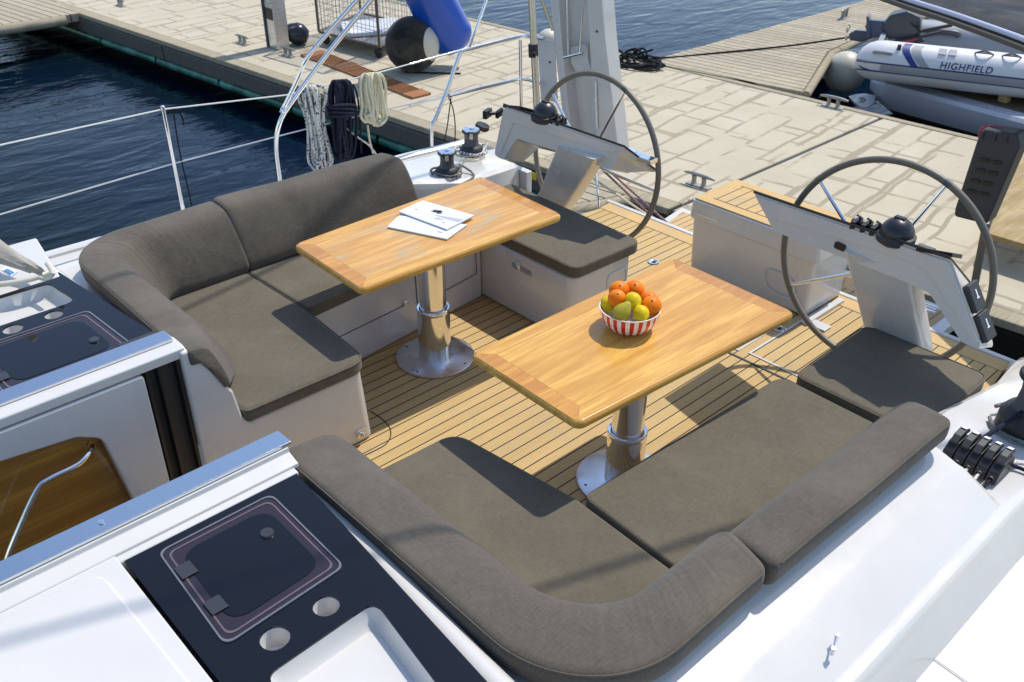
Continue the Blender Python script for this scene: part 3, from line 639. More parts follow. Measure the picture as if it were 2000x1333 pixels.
# ============================================================ TABLES
def table(label, C, ctr, zt_, collar, mats, turn):
    """C: four top corners (fwd-far, aft-far, aft-near, fwd-near)"""
    t = thing('cockpit_table', label, 'table', (ctr[0], ctr[1], 0), 'pedestal tables in the cockpit')
    C = [Vector((p[0], p[1])) for p in C]; th = .034; z1 = zt_; z0 = zt_-th
    def inset(d):
        e = [(C[(i+1) % 4]-C[i]).normalized() for i in range(4)]; out = []
        for i in range(4):
            p = C[i]; u = e[i]; v = -e[i-1]; out.append(p+(u+v)*d/abs(u.x*v.y-u.y*v.x))
        return out
    I = inset(.066)
    names = [(0, 1, mats[0], 'side_rail'), (1, 2, mats[1], 'end_board'), (2, 3, mats[0], 'side_rail'), (3, 0, mats[1], 'end_board')]
    O = rpoly([tuple(c) for c in C], .03, 6)
    for i, j, mat, nm in names:
        def cut(p, q, first):   # quarter of the rounded corner
            return None
        a, b = C[i], C[j]; u = (b-a).normalized(); w_ = Vector((-u.y, u.x))
        if (I[i]-a).dot(w_) < 0: w_ = -w_
        r = .028
        A = [I[i], a+(I[i]-a).normalized()*r*.55, a+u*r]; B = [b-u*r, b+(I[j]-b).normalized()*r*.55, I[j]]
        e = .0006
        pts = [p+u*e if k < 3 else p-u*e for k, p in enumerate(A+B)]
        m = MB(); m.prism([tuple(p) for p in pts], z0, z1); m.build(nm, mat, t, bevel=0 if 0 else .0, smooth=False)
    # rounded nosing all round the edge
    m = MB(); loop = [Vector((p[0], p[1])) for p in rpoly([tuple(c) for c in C], .03, 6)]
    n = len(loop); rings = []
    for k in range(n):
        p = loop[k]; d = ((loop[(k+1) % n]-loop[k-1]).normalized()); nn = Vector((-d.y, d.x))
        cc = sum(loop, Vector((0, 0)))/n
        if nn.dot(p-cc) < 0: nn = -nn
        rings.append([(p.x+nn.x*o, p.y+nn.y*o, z) for o, z in ((-.004, z1+.0004), (0, z1-.001), (.005, z1-.007), (.007, (z0+z1)/2), (.005, z0+.005), (-.004, z0-.0006))])
    m.loft(rings, closed=False, loop=True); m.build('nosing', mats[2], t)
    m = MB(); I2 = inset(.0668); m.prism([tuple(p) for p in I2], z0, z1); m.build('tabletop', mats[0] if len(mats) < 4 else mats[3], t, smooth=False)
    x, y = ctr
    m = MB(); m.lathe([(0, z0), (.12, z0), (.12, z0-.008), (.0, z0-.008)], (x, y, 0), 32); m.build('mounting_plate', BRUSH, t)
    m = MB(); m.lathe([(0, z0-.008), (.068, z0-.008), (.069, z0-.03), (.063, z0-.034), (.063, z0-.045), (.0655, z0-.046), (.0655, z0-.052), (.0655, collar+.02), (.0655, collar-.01), (0, collar-.01)], (x, y, 0), 56); m.build('upper_tube', STEEL, t, ang=50)
    m = MB(); m.lathe([(.0665, collar-.02), (.0668, collar), (.070, collar+.003), (.080, collar+.003), (.0825, collar-.001), (.0825, collar-.012), (.0812, collar-.014), (.0812, collar-.02), (.0812, .03), (.0812, .012), (0, .012)], (x, y, 0), 56, caps=False); m.build('lower_tube', STEEL, t, ang=50)
    m = MB(); m.lathe([(0, .0005), (.197, .0005), (.200, .004), (.199, .010), (.193, .0135), (.0, .0135)], (x, y, 0), 72); bp = m.build('base_plate', BRUSH, t, ang=50)
    for k in range(4):
        a = math.radians(turn+90*k); m = MB(); m.lathe([(0, .0145), (.004, .015), (.0062, .0145), (.0062, .0136)], (x+.172*math.cos(a), y+.172*math.sin(a), 0), 10); m.build('bolt', GREYP, bp)
    return t
q = [(-.297, .982), (.856, 1.022), (.823, .401), (-.315, .437)]
table('worn varnished teak table carrying two magazines, the farther one', q, (.261, .711), .72, .293, (VARN, VEND, VARN, VARNW), 20)
q = [(-.32, -.265), (.83, -.279), (.812, -.894), (-.335, -.819)]
table('glossy teak table carrying the striped fruit bowl, the nearer one', q, (.248, -.565), .735, .262, (VARN, VEND, VARN, VARN), 65)

# magazines
def magazine(z0, px, label, mark):
    P = [at(x, y, z0) for x, y in px]; t = thing('magazine', label, 'magazine', P[0], 'magazines on the far table')
    m = MB(); m.prism([(p.x, p.y) for p in P], z0, z0+.007); m.build('pages', PAPER, t, smooth=False, bevel=.0015)
    m = MB(); c = sum(P, Vector())/4
    Q = [c+(p-c)*1.008 for p in P]; m.prism([(p.x, p.y) for p in Q], z0+.0072, z0+.0082); m.build('cover', PAPER, t, smooth=False)
    u = P[1]-P[0]; v = P[3]-P[0]
    if mark:
        m = MB(); 
        def pt(a, b): q = P[0]+u*a+v*b; return (q.x, q.y, z0+.0088)
        import random as R_; rr_ = R_.Random(3)
        for cx, cy, s_ in ((.46, .38, .09), (.52, .44, .07), (.42, .45, .05), (.5, .33, .05)):
            ring = [pt(cx+s_*rr_.uniform(.6, 1)*math.cos(k*.7), cy+s_*1.3*rr_.uniform(.6, 1)*math.sin(k*.7)) for k in range(9)]; m.add(ring, [tuple(range(9))])
        m.build('cover_picture', INK, t, smooth=False)
        m = MB(); m.add([pt(.50, .62), pt(.98, .40), pt(.98, .64), pt(.72, .66)], [(0, 1, 2, 3)]); m.add([pt(.62, .70), pt(.78, .76), pt(.60, .84)], [(0, 1, 2)]); m.build('cover_picture', new_mat('print_grey', (.42, .43, .45), .6), t, smooth=False)
        for a, b in ((.80, .88), (.14, .60)):
            m = MB(); m.add([pt(a, b), pt(a+.05, b), pt(a+.05, b+.035), pt(a, b+.035)], [(0, 1, 2, 3)]); m.build('cover_stamp', PINK, t, smooth=False)
    else:
        m = MB(); pt = lambda a, b: tuple(Vector((*(P[0]+u*a+v*b).xy, z0+.0088)))
        m.add([pt(.70, .85), pt(.78, .85), pt(.78, .90), pt(.70, .90)], [(0, 1, 2, 3)]); m.build('cover_stamp', PINK, t, smooth=False)
    return t
magazine(.7215, [(780, 424), (912, 442), (873, 470), (757, 446)], 'white printed magazine at the bottom of the pair on the worn table', False)
magazine(.7305, [(826, 395), (926, 424), (873, 451), (779, 416)], 'white magazine with a small grey picture lying on top of the other', True)

# fruit bowl
bz = .7365; bc = at(1231, 599, bz+.090); bx_, by_ = bc.x, bc.y
bowl = thing('fruit_bowl', 'red and white striped bowl heaped with fruit on the near table', 'bowl', (bx_, by_, bz))
prof = [(.046, .0), (.066, .004), (.088, .016), (.103, .036), (.112, .060), (.1155, .086)]
wr, rd = MB(), MB(); NS = 44
for k in range(NS):
    a0, a1 = 2*math.pi*k/NS, 2*math.pi*(k+1)/NS; tgt = rd if k % 2 else wr
    for j in range(len(prof)-1):
        (r0, z0_), (r1, z1_) = prof[j], prof[j+1]; P = [(bx_+r*math.cos(a), by_+r*math.sin(a), bz+z) for r, z, a in ((r0, z0_, a0), (r0, z0_, a1), (r1, z1_, a1), (r1, z1_, a0))]
        tgt.add(P, [(0, 1, 2, 3)])
inn = MB(); inn.lathe([(.046, .0005), (0, .0005)], (bx_, by_, bz), 44, caps=False); inn.lathe([(.1155, .086), (.1168, .090), (.113, .090), (.108, .060), (.098, .038), (.070, .014), (0, .008)], (bx_, by_, bz), 48, caps=False)
wr.build('bowl_wall', WCER, bowl, ang=60); rd.build('red_stripes', RCER, bowl, ang=60); inn.build('bowl_lining', WCER, bowl)
def fruit(kind, mat, px, z, r, label, sc=(1, 1, 1), tip=True):
    c = at(*px, z)
    m = MB()
    if kind == 'pear': 
        ax = Vector((.5, -.25, .75)).normalized(); m.lathe([(0, -r), (r*.55, -r*.88), (r*.93, -r*.45), (r, 0), (r*.85, r*.5), (r*.55, r*.95), (r*.38, r*1.25), (r*.2, r*1.42), (0, r*1.45)], c, 24, ax)
    elif kind == 'lemon':
        ax = Vector((.4, .9, .25)).normalized(); m.lathe([(0, -r*1.28), (r*.16, -r*1.22), (r*.30, -r*1.05), (r*.70, -r*.78), (r*.95, -r*.35), (r, 0), (r*.95, r*.35), (r*.70, r*.78), (r*.30, r*1.05), (r*.16, r*1.2), (0, r*1.25)], c, 28, ax)
    else:
        q = random.Random(int(px[0])); m.sphere(c, r, 28, 18, (1+q.uniform(-.03, .03), 1+q.uniform(-.04, .04), q.uniform(.91, .97)))
    o = m.build(kind, mat, ang=70); tag(o, label, 'fruit', 'fruit heaped in the striped bowl')
    if kind == 'orange':
        m = MB(); d = (CAMLOC-c).normalized(); d = (d+Vector((.35, .2, .35))).normalized(); m.lathe([(0, .002), (.0028, .0015), (.004, 0)], c+d*r*.985, 8, d); m.build('stem', new_mat('stem_green', (.12, .14, .03), .8), o)
    return o
def F(px, py, dx=0): return (px, py)
fruit('orange', ORANGE, (1209, 568), .850, .040, 'orange at the back left of the heap in the bowl')
fruit('orange', ORANGE, (1239, 566), .842, .040, 'orange at the very back of the heap in the bowl')
fruit('orange', ORANGE, (1267, 588), .826, .039, 'orange half hidden behind the largest one at the right of the heap')
fruit('orange', ORANGE, (1272, 598), .838, .0405, 'largest orange, at the right front of the heap')
fruit('orange', ORANGE, (1205, 583), .862, .034, 'smaller orange sitting on the left front of the heap')
fruit('lemon', LEMON, (1188, 594), .818, .031, 'lemon half hidden at the left rim of the bowl')
fruit('lemon', LEMON, (1236, 588), .862, .0325, 'lemon on top in the middle of the heap')
fruit('lemon', LEMON, (1252, 613), .834, .031, 'lemon at the front right rim of the bowl')
fruit('pear', PEAR, (1214, 611), .838, .034, 'greenish pear at the front rim of the bowl')

# ============================================================ HELM STATIONS
def helm(s, label, wlabel):
    st = thing('helm_station', label, 'helm', (1.5, M(s, .93), 0), 'twin steering positions')
    ctr = YC if s > 0 else 0.045
    if s < 0:
        PF = [(1472, 377), (1494, 415), (1511, 449), (1528, 457), (1654, 505), (1768, 550), (1815, 572), (1879, 668), (1920, 687), (1856, 506)]
        UF = [(1476, 382), (1499, 423), (1600, 452), (1720, 490), (1785, 514), (1812, 530), (1900, 665), (1913, 672), (1853, 512)]
        CT, CB = ((1650, 500), (1772, 552)), ((1690, 655), (1808, 680)); xi, xo = 1472, 1900
        U_r = [.005, .005, 0, 0, .03, .03, .01, .01, .03]
    else:
        PF = [(1222, 289), (1215, 298), (1207, 304), (1192, 334), (1158, 321), (1086, 296), (1008, 271), (983, 312), (965, 304), (984, 206)]
        UF = [(1210, 289), (1199, 301), (1100, 271), (1050, 255), (1004, 240), (979, 300), (969, 298), (987, 210)]
        CT, CB = ((1158, 319), (1085, 292)), ((1108, 399), (1052, 369)); xi, xo = 1222, 975
        U_r = [.01, .01, 0, 0, .02, .01, .01, .03]
    def XT(px): return 1.38-.18*max(0, min(1.1, (px-xi)/(xo-xi)))
    P = [atx(x, y, XT(x)) for x, y in PF]
    R = [.01, .01, .01, .02, .02, .02, .04, .02, .025, .05]
    def rp3(pts, rad, n=5):
        L = rpoly([(p.y, p.z) for p in pts], rad, n)
        # x follows the slanting front plane
        y0, x0 = P[0].y, P[0].x; y1, x1 = P[8].y, P[8].x
        return [Vector((x0+(x1-x0)*(y-y0)/(y1-y0), y, z)) for y, z in L]
    def solid(L, d0, fn, name, mat, par, bevel=.006):
        n = len(L); m = MB(); m.add([p+Vector((d0, 0, 0)) for p in L]+[fn(p) for p in L], [tuple(range(n)), tuple(range(2*n-1, n-1, -1))]+[(i, (i+1) % n, n+(i+1) % n, n+i) for i in range(n)])
        return m.build(name, mat, par, bevel=bevel, seg=3)
    zl, zh = P[4].z, P[9].z
    def backp(p): k = max(0, min(1, (p.z-zl)/(P[0].z-zl))); return p+Vector((.15+.14*k, 0, -.06-.15*k))
    body = solid(rp3(P, R), 0, backp, 'console', GEL, st, .012)
    solid(rp3([atx(x, y, XT(x)) for x, y in UF], U_r, 4), -.007, lambda p: p+Vector((.006, 0, 0)), 'console_band', GEL, body, .004)
    T0, T1 = P[0], P[9]
    m = MB(); a = T0+Vector((-.008, 0, .004)); b = T1+Vector((-.008, 0, .004)); dx = Vector((.31, 0, -.225)); up = Vector((.003, 0, .010))
    m.add([a, b, b+dx, a+dx, a+up, b+up, b+dx+up, a+dx+up], [(0, 1, 2, 3), (7, 6, 5, 4), (0, 4, 5, 1), (1, 5, 6, 2), (2, 6, 7, 3), (3, 7, 4, 0)]); m.build('instrument_panel', BLACK, st, bevel=.003, seg=2)
    def on(t, f=.3): return a+(b-a)*t+dx*f+up
    # compass
    c = on(.735 if s < 0 else .70, .17); c.z += .032
    m = MB(); m.lathe([(.062, -.04), (.076, -.03), (.078, -.005), (.07, .0), (0, .0)], c, 32); cp = m.build('compass', BLACKM, st)
    m = MB(); m.sphere(c+Vector((0, 0, .0)), .068, 28, 16, (1, 1, 1.02)); m.build('compass_dome', new_mat('compass_cover', (.018, .019, .024), .35), cp)
    m = MB(); m.box(c.x-.012, c.x+.012, c.y-.022, c.y+.022, c.z+.062, c.z+.074); m.build('compass_latch', BLACK, cp, bevel=.003)
    for t in (.55, .60, .645):
        p = on(t, .12); m = MB(); m.obox(p+Vector((0, 0, .015)), (.035, 0, 0), (0, .010, 0), (0, 0, .018)); m.tube([p+Vector((0, -.012, .02)), p+Vector((0, -.012, .048)), p+Vector((0, .004, .052))], .006, 8); m.build('switch', BLACK, st, bevel=.002)
    p = on(.645, .5); m = MB(); m.tube([on(.53, .12)+Vector((0, 0, .02)), on(.66, .12)+Vector((0, 0, .02))], .012, 10); m.build('throttle', BLACK, st)
    p = on(.93, .18); m = MB(); m.obox(p+Vector((0, 0, .012)), (.055, 0, -.022), (0, .07, -.012), (0, 0, .009)); m.build('display_cover', BLACK, st, bevel=.003)
    p = on(.85, .3); m = MB(); m.obox(p+Vector((0, 0, .012)), (.03, 0, 0), (0, .035, 0), (0, 0, .010)); m.build('autopilot_display', GREYP, st, bevel=.003)
    if s < 0:
        q = atx(1643, 481, XT(1643)-.004)
        L = rpoly([(-.027, -.016), (.027, -.016), (.027, .016), (-.027, .016)], .011, 4)
        m = MB(); m.add([(q.x-.012, q.y+a_, q.z+b_) for a_, b_ in L]+[(q.x+.006, q.y+a_, q.z+b_) for a_, b_ in L], [tuple(range(len(L))), tuple(range(2*len(L)-1, len(L)-1, -1))]+[(i, (i+1) % len(L), len(L)+(i+1) % len(L), len(L)+i) for i in range(len(L))])
        m.build('socket', BLACK, body, bevel=.002)
    # black handset boxes on the outboard arm
    e0, e1 = P[9], P[8]; dd = (e1-e0).normalized(); nn = Vector((0, -dd.z, dd.y)).normalized()
    if nn.y*s < 0: nn = -nn
    for t in (.45, .77):
        c2 = e0+(e1-e0)*t+nn*.010+Vector((.065, 0, -.01)); ux = Vector((1, 0, 0)); m = MB(); m.obox(c2, ux*.042, dd*.056, nn*.013); bb = m.build('control_handset', BLACKM, st, bevel=.006)
        m = MB(); m.obox(c2+nn*.0135-dd*.012, ux*.004, dd*.015, nn*.0008); m.obox(c2+nn*.0135+dd*.006, ux*.009, dd*.003, nn*.0008); m.build('arrow_mark', WHITEP, bb, smooth=False)
    # column, leaning outboard towards its foot
    ct = [atx(*q, 1.29) for q in CT]; cb = [atx(*q, 1.475) for q in CB]; lv = []
    for z in (ct[0].z+.03, ct[0].z, .40, .2, .002):
        k = (ct[0].z-z)/(ct[0].z-cb[0].z); yi, yo = lerp(ct[0].y, cb[0].y, k), lerp(ct[1].y, cb[1].y, k)
        xf = 1.285+.185*min(k, 1.25); L = rpoly([(xf, yi), (xf+.12, yi), (xf+.12, yo), (xf, yo)], .02, 3); lv.append([(x, y, z) for x, y in L])
    m = MB(); m.loft(lv); m.build('column', GEL, st, ang=50)
    if s > 0:
        m = MB(); q = atx(1256, 309, 1.52); m.obox(q, (.03, 0, 0), (0, .075, 0), (0, 0, .012)); m.obox(q+Vector((-.01, .08, .01)), (.02, 0, 0), (0, .012, -.02), (0, .016, .012)); m.build('engine_lever', STEEL, st, bevel=.003)
    # wheel
    wc = Vector((1.632, -.838 if s < 0 else .938, .628)); n = Vector((math.cos(-.059)*math.cos(.029), math.sin(.029*(1 if s < 0 else -1)), math.sin(-.059))).normalized()
    u = n.cross(Vector((0, 0, 1))).normalized(); v = n.cross(u)*-1
    if v.z < 0: v = -v
    def wp(a, r, off=0): return wc+u*(r*math.cos(a))+v*(r*math.sin(a))+n*off
    m = MB(); m.tube([wp(2*math.pi*k/90, .487) for k in range(90)], .0155, 12, loop=True); wh = m.build('steering_wheel', BRONZE, st, label=wlabel)
    hub = Vector(wc)-n*.02
    m = MB(); m.lathe([(0, -.26), (.028, -.26), (.030, -.01), (.042, .0), (.042, .02), (.03, .03), (0, .032)], hub, 24, n); m.build('hub', BRUSH, wh)
    hp = (1717, 518) if s < 0 else (1165, 315)
    ends = [(1598, 352), (1848, 358), (1538, 556), (1895, 640)] if s < 0 else [(1074, 187), (1215, 180), (1282, 372), (1050, 330)]
    for e in ends[:3]:
        q = atx(*e, wc.x); d = (q-wc); d.x = 0; d.normalize(); ang = math.atan2(d.dot(v), d.dot(u))
        m = MB(); m.tube([wp(ang, .03, -.03), wp(ang, .20, -.03), wp(ang, .478)], [.011, .0095, .008], 10, smooth=3); m.build('spoke', STEEL, wh)
        m = MB(); m.tube([wp(ang-.03, .487), wp(ang+.03, .487)], .0162, 12); m.build('rim_joint', GREYP if e == ends[1] else BRONZE, wh)
    return st
helm(-1, 'nearer white helm console with black compass, handsets and a big thin wheel', 'large taupe leather wheel')
helm(1, 'farther white helm console leaning by the tall stern post, with its wheel', 'large taupe leather wheel')

# ============================================================ WINCHES, CLUTCHES AND LINES
def winch(c, k, label):
    t = thing('winch', label, 'winch', c, 'sheet winches on the coamings')
    m = MB(); m.lathe([(.070*k, 0), (.072*k, .006*k), (.070*k, .035*k), (.060*k, .05*k), (.050*k, .058*k), (0, .058*k)], c, 36); m.build('base', BLACKM, t)
    m = MB(); m.lathe([(.050*k, .056*k), (.044*k, .07*k), (.041*k, .10*k), (.043*k, .125*k), (.050*k, .135*k), (0, .135*k)], c, 36); m.build('drum', GREYP, t)
    m = MB(); m.lathe([(.052*k, .135*k), (.056*k, .140*k), (.056*k, .146*k), (.052*k, .150*k), (0, .150*k)], c, 36); m.build('jaw', BLACK, t)
    m = MB(); m.lathe([(.050*k, .149*k), (.049*k, .156*k), (.020*k, .158*k), (.018*k, .152*k), (.009*k, .152*k), (.009*k, .150*k)], c, 36, caps=False); m.build('cap', STEEL, t)
    m = MB(); a = CAMLOC-Vector(c); a.z = 0; a.normalize(); m.obox(Vector(c)+a*.050*k+Vector((0, 0, .128*k)), a*.006, a.cross(Vector((0, 0, 1)))*.010*k, Vector((0, 0, .018*k))); m.build('stripper_arm', BRUSH, t, bevel=.002)
    return t
w1 = at(874, 343, .54); w2 = at(921, 301, .54)
winch(w1, .95, 'sheet winch with a grey line wrapped round it, next to the long backrest')
winch(w2, 1.0, 'sheet winch with flecked line wrapped round it, farther one beside the stanchion')
w3 = at(2008, 838, .47)
winch(w3, 1.6, 'large dark winch cut off by the right edge of the photo')
def line(name, pts, r, mat, label, cat='rope', sm=6, group=None):
    m = MB(); m.tube(pts, r, 8, smooth=sm); o = m.build(name, mat); return tag(o, label, cat, group)
def loops(c, r, n, h, ph=0, dr=.006): return [Vector(c)+Vector(((r+dr*math.sin(k*1.7))*math.cos(ph+k*2*math.pi/12), (r+dr*math.sin(k*1.7))*math.sin(ph+k*2*math.pi/12), h+k*.0011+.003*math.sin(k*.9))) for k in range(12*n)]
line('rope', [*loops(w1, .085, 2, .012, .5, .012), Vector(w1)+Vector((.10, -.12, .008)), Vector(w1)+Vector((-.05, -.17, .006))], .0065, ROPEG, 'grey line wrapped round the base of the winch by the backrest', sm=3)
line('rope', [*loops(w2, .092, 2, .012, .5, .014), Vector(w2)+Vector((-.1, -.05, .008)), Vector(w2)+Vector((-.2, -.12, .006))], .007, ROPEF, 'flecked line wrapped round the base of the farther winch', sm=3)
line('rope', [*loops(w3, .135, 1, .015, 2.0)], .0075, ROPEG, 'grey line round the foot of the winch at the right edge', sm=3)
# clutch bank
ck = thing('rope_clutch_bank', 'bank of five black rope clutches beside the near backrest', 'rope clutch', at(1890, 905, .48))
u0 = at(1850, 896, .49); u1 = at(1938, 938, .49); u0.z = u1.z = .49
ydir = (u1-u0).normalized(); xdir = Vector((-ydir.y, ydir.x, 0)); 
if xdir.x < 0: xdir = -xdir
us = []
for k in range(5):
    c = u0+(u1-u0)*(k/4)+xdir*.045; us.append(c); w_ = (u1-u0).length/4*.47
    def pr(pts, ww, name, mat, par, bev=.003):
        n = len(pts); m = MB(); m.add([c+xdir*x+ydir*sgn*ww+Vector((0, 0, z)) for sgn in (-1, 1) for x, z in pts], [tuple(range(n)), tuple(range(2*n-1, n-1, -1))]+[(i, (i+1) % n, n+(i+1) % n, n+i) for i in range(n)]); return m.build(name, mat, par, bevel=bev, seg=2)
    b = pr([(-.072, 0), (.08, 0), (.074, .045), (.045, .066), (-.02, .064), (-.060, .038)], w_, 'clutch_body', BLACK, ck, .004)
    pr([(-.03, .055), (-.035, .068), (-.010, .088), (.04, .092), (.072, .076), (.076, .062), (.03, .07)], w_*.72, 'lever', BLACKM, b, .004)
    pr([(.030, .0945), (.062, .0815), (.062, .0830), (.030, .0960)], w_*.5, 'tag', WHITEP, b, 0)
    m = MB(); m.lathe([(.0095, -.004), (.0095, .004), (.006, .004), (.006, -.004)], c-xdir*.070+Vector((0, 0, .020)), 14, xdir, caps=False); m.build('fairlead', GREYP, b)
rm = [ROPEG, ROPEB, ROPER, ROPER, ROPEB]
for k in range(5):
    c = us[k]; p = c-xdir*.058+Vector((0, 0, .018))
    line('rope', [p, p-xdir*.05+Vector((0, 0, -.006)), p-xdir*.13+Vector((0, 0, -.022))], .0058, rm[k], ['grey', 'black', 'red flecked', 'red flecked', 'black'][k]+' line leaving the '+['first', 'second', 'third', 'fourth', 'fifth'][k]+' clutch counted from the backrest', sm=4, group='lines through the rope clutches')
line('rope', [us[1]+xdir*.05+Vector((0, 0, .03)), at(2020, 790, .58)], .009, ROPEN, 'taut navy line from the clutches up to the right edge', sm=0)
line('rope', [us[4]+xdir*.05+Vector((0, 0, .02)), at(1990, 905, .49), at(2040, 915, .49)], .007, ROPER, 'red flecked line leaving the clutches to the right edge')
line('rope', [us[4]+xdir*.05+Vector((0, .01, .014)), at(1985, 912, .49), at(2040, 935, .49)], .007, ROPEN, 'dark line beside the red flecked one at the right edge')
# small folding pad eye on the near coaming
pc = at(1628, 1262, .545); m = MB(); e0 = at(1633, 1246, .552); e1 = at(1626, 1273, .545)
pad = thing('pad_eye', 'small steel fitting on the sloping white coaming at the bottom right', 'fitting', pc)
m.tube([e0+Vector((0, 0, .012)), e1+Vector((0, 0, .012))], .0036, 8); m.build('bar', STEEL, pad)
for e in (e0, e1): m = MB(); m.lathe([(.006, -.01), (.006, .014), (.007, .016), (0, .017)], e, 14); m.build('foot', BRUSH, pad)

# ============================================================ GUARD RAILS AND FRAMES (far side)
YL = 2.40
A = lambda x, y, Y=YL: aty(x, y, Y)
g = thing('guardrail', 'steel stanchion and wire guardrail along the far deck edge', 'guardrail', A(365, 420))
m = MB(); b0 = A(318, 213); m.tube([Vector((b0.x, YL, .31)), Vector((b0.x, YL, b0.z-.03)), b0], [.0125, .0115, .0115], 14); m.lathe([(.0125, 0), (.0125, .012), (.006, .018), (0, .018)], b0, 14); m.build('stanchion', STEEL, g)
p0 = A(-60, 297); p1 = A(318, 214); p2 = A(560, 186); p3 = A(905, 97)
m = MB(); m.tube([p0, p1, p2, A(740, 142), p3], .0042, 8); m.build('upper_lifeline', WIRE, g)
m = MB(); m.tube([A(-60, 437), A(338, 320), A(560, 262), A(720, 222), A(875, 188)], .0042, 8); m.build('lower_lifeline', WIRE, g)
m = MB(); m.tube([A(800, 126), p3], .0065, 10); m.tube([A(800, 206), A(860, 192)], .0065, 10); m.build('bottle_screw', STEEL, g)
pu = thing('pushpit', 'polished steel pushpit rail round the far stern quarter', 'rail', A(1019, 230))
m = MB(); m.tube([A(843, 300), A(843, 250), A(850, 232), A(872, 180), A(897, 108), A(904, 99), A(918, 95), A(1010, 73), A(1030, 70), atx(1062, 76, A(1030, 70).x)], .0135, 14, smooth=5); m.build('top_rail', STEEL, pu)
m = MB(); m.tube([A(877, 187), A(1000, 158), A(1025, 155), atx(1056, 163, A(1025, 155).x)], .012, 12, smooth=4); m.build('middle_rail', STEEL, pu)
m = MB(); m.tube([A(1016, 78), A(1019, 245)], .0115, 12); m.build('post', STEEL, pu)
pl = thing('board', 'white plastic board behind the pushpit beside the tan pole', 'board', atx(1070, 200, A(1030, 70).x+.03))
X = A(1030, 70).x+.02; q = [atx(*p, X) for p in ((1049, 76), (1082, 80), (1088, 200), (1056, 196))]; m = MB(); m.add(q+[p+Vector((.012, 0, 0)) for p in q], [(0, 1, 2, 3), (7, 6, 5, 4), (0, 4, 5, 1), (1, 5, 6, 2), (2, 6, 7, 3), (3, 7, 4, 0)]); m.build('panel', GELD, pl, bevel=.004)
m = MB(); m.lathe([(0, 0), (.008, 0), (.008, .004), (0, .004)], atx(1074, 122, X-.002), 12, (-1, 0, 0)); m.build('hole_plug', BLACK, pl)
po = thing('stern_pole', 'thick tan tube with a black clamp standing at the far quarter', 'pole', atx(1048, 230, 1.95))
m = MB(); m.tube([atx(1050, 240, 2.0), atx(1037, -30, 2.0)], .0225, 18); m.build('tube', mk_steel('bronze_tinted_tube', .3, (.62, .56, .46)), po)
m = MB(); m.tube([atx(1041, 86, 2.0), atx(1042, 112, 2.0)], .031, 18); m.lathe([(.016, -.045), (.016, .0), (.008, .002), (.008, -.01)], atx(1042, 105, 1.98)+Vector((-.02, -.02, 0)), 14, (-.7, -.7, 0)); m.build('clamp', BLACK, po, bevel=.003)
# thin struts above the pushpit
line('strut', [A(916, 94), A(958, -20)], .010, STEEL, 'thin steel strut rising from the pushpit out of the top', 'strut', 0)
line('strut', [atx(1080, 60, 2.3), atx(1050, -25, 2.3)], .011, mk_steel('bronze_strut', .3, (.55, .42, .25)), 'bronze coloured strut leaning against the tall white stern post', 'strut', 0)
# bimini frame tubes
bf = thing('bimini_frame', 'two bent steel tubes of the folded bimini frame above the far deck', 'frame', A(547, 360, 2.25))
m = MB(); m.tube([aty(549, 390, 2.30), aty(546, 350, 2.30), aty(539, 290, 2.28), aty(545, 245, 2.26), aty(566, 205, 2.24), aty(640, 105, 2.15), aty(742, -20, 2.0)], .0135, 14, smooth=7); m.build('main_bow', STEEL, bf)
m = MB(); m.tube([aty(553, 214, 2.22), aty(584, 150, 2.15), aty(601, 112, 2.1), aty(640, 65, 2.05), aty(715, -20, 1.95)], .0125, 14, smooth=6); m.build('second_bow', STEEL, bf)
m = MB(); m.tube([aty(551, 222, 2.22), aty(558, 206, 2.22)], .017, 14); m.sphere(aty(554, 216, 2.21), .02, 14, 10); m.build('hinge', STEEL, bf)
# black shock cord on the wire
line('cord', [A(336, 213), A(349, 218), A(357, 234), A(359, 245)], .0045, ROPEB, 'short bent black cord end on the upper lifeline', 'cord', 5)
line('cord', [A(338, 214), A(347, 275), A(358, 330), A(368, 372), A(376, 410)], .0042, ROPEB, 'long black cord hanging down beside the stanchion', 'cord', 4)
line('cord', [A(881, 190), A(874, 245), A(868, 275)], .004, ROPEB, 'thin black cord hanging from the middle rail towards the winches', 'cord', 0)
line('cord', [A(876, 190), A(884, 210), A(889, 245), A(888, 290)], .004, ROPEB, 'second thin black cord knotted to the middle rail', 'cord', 4)
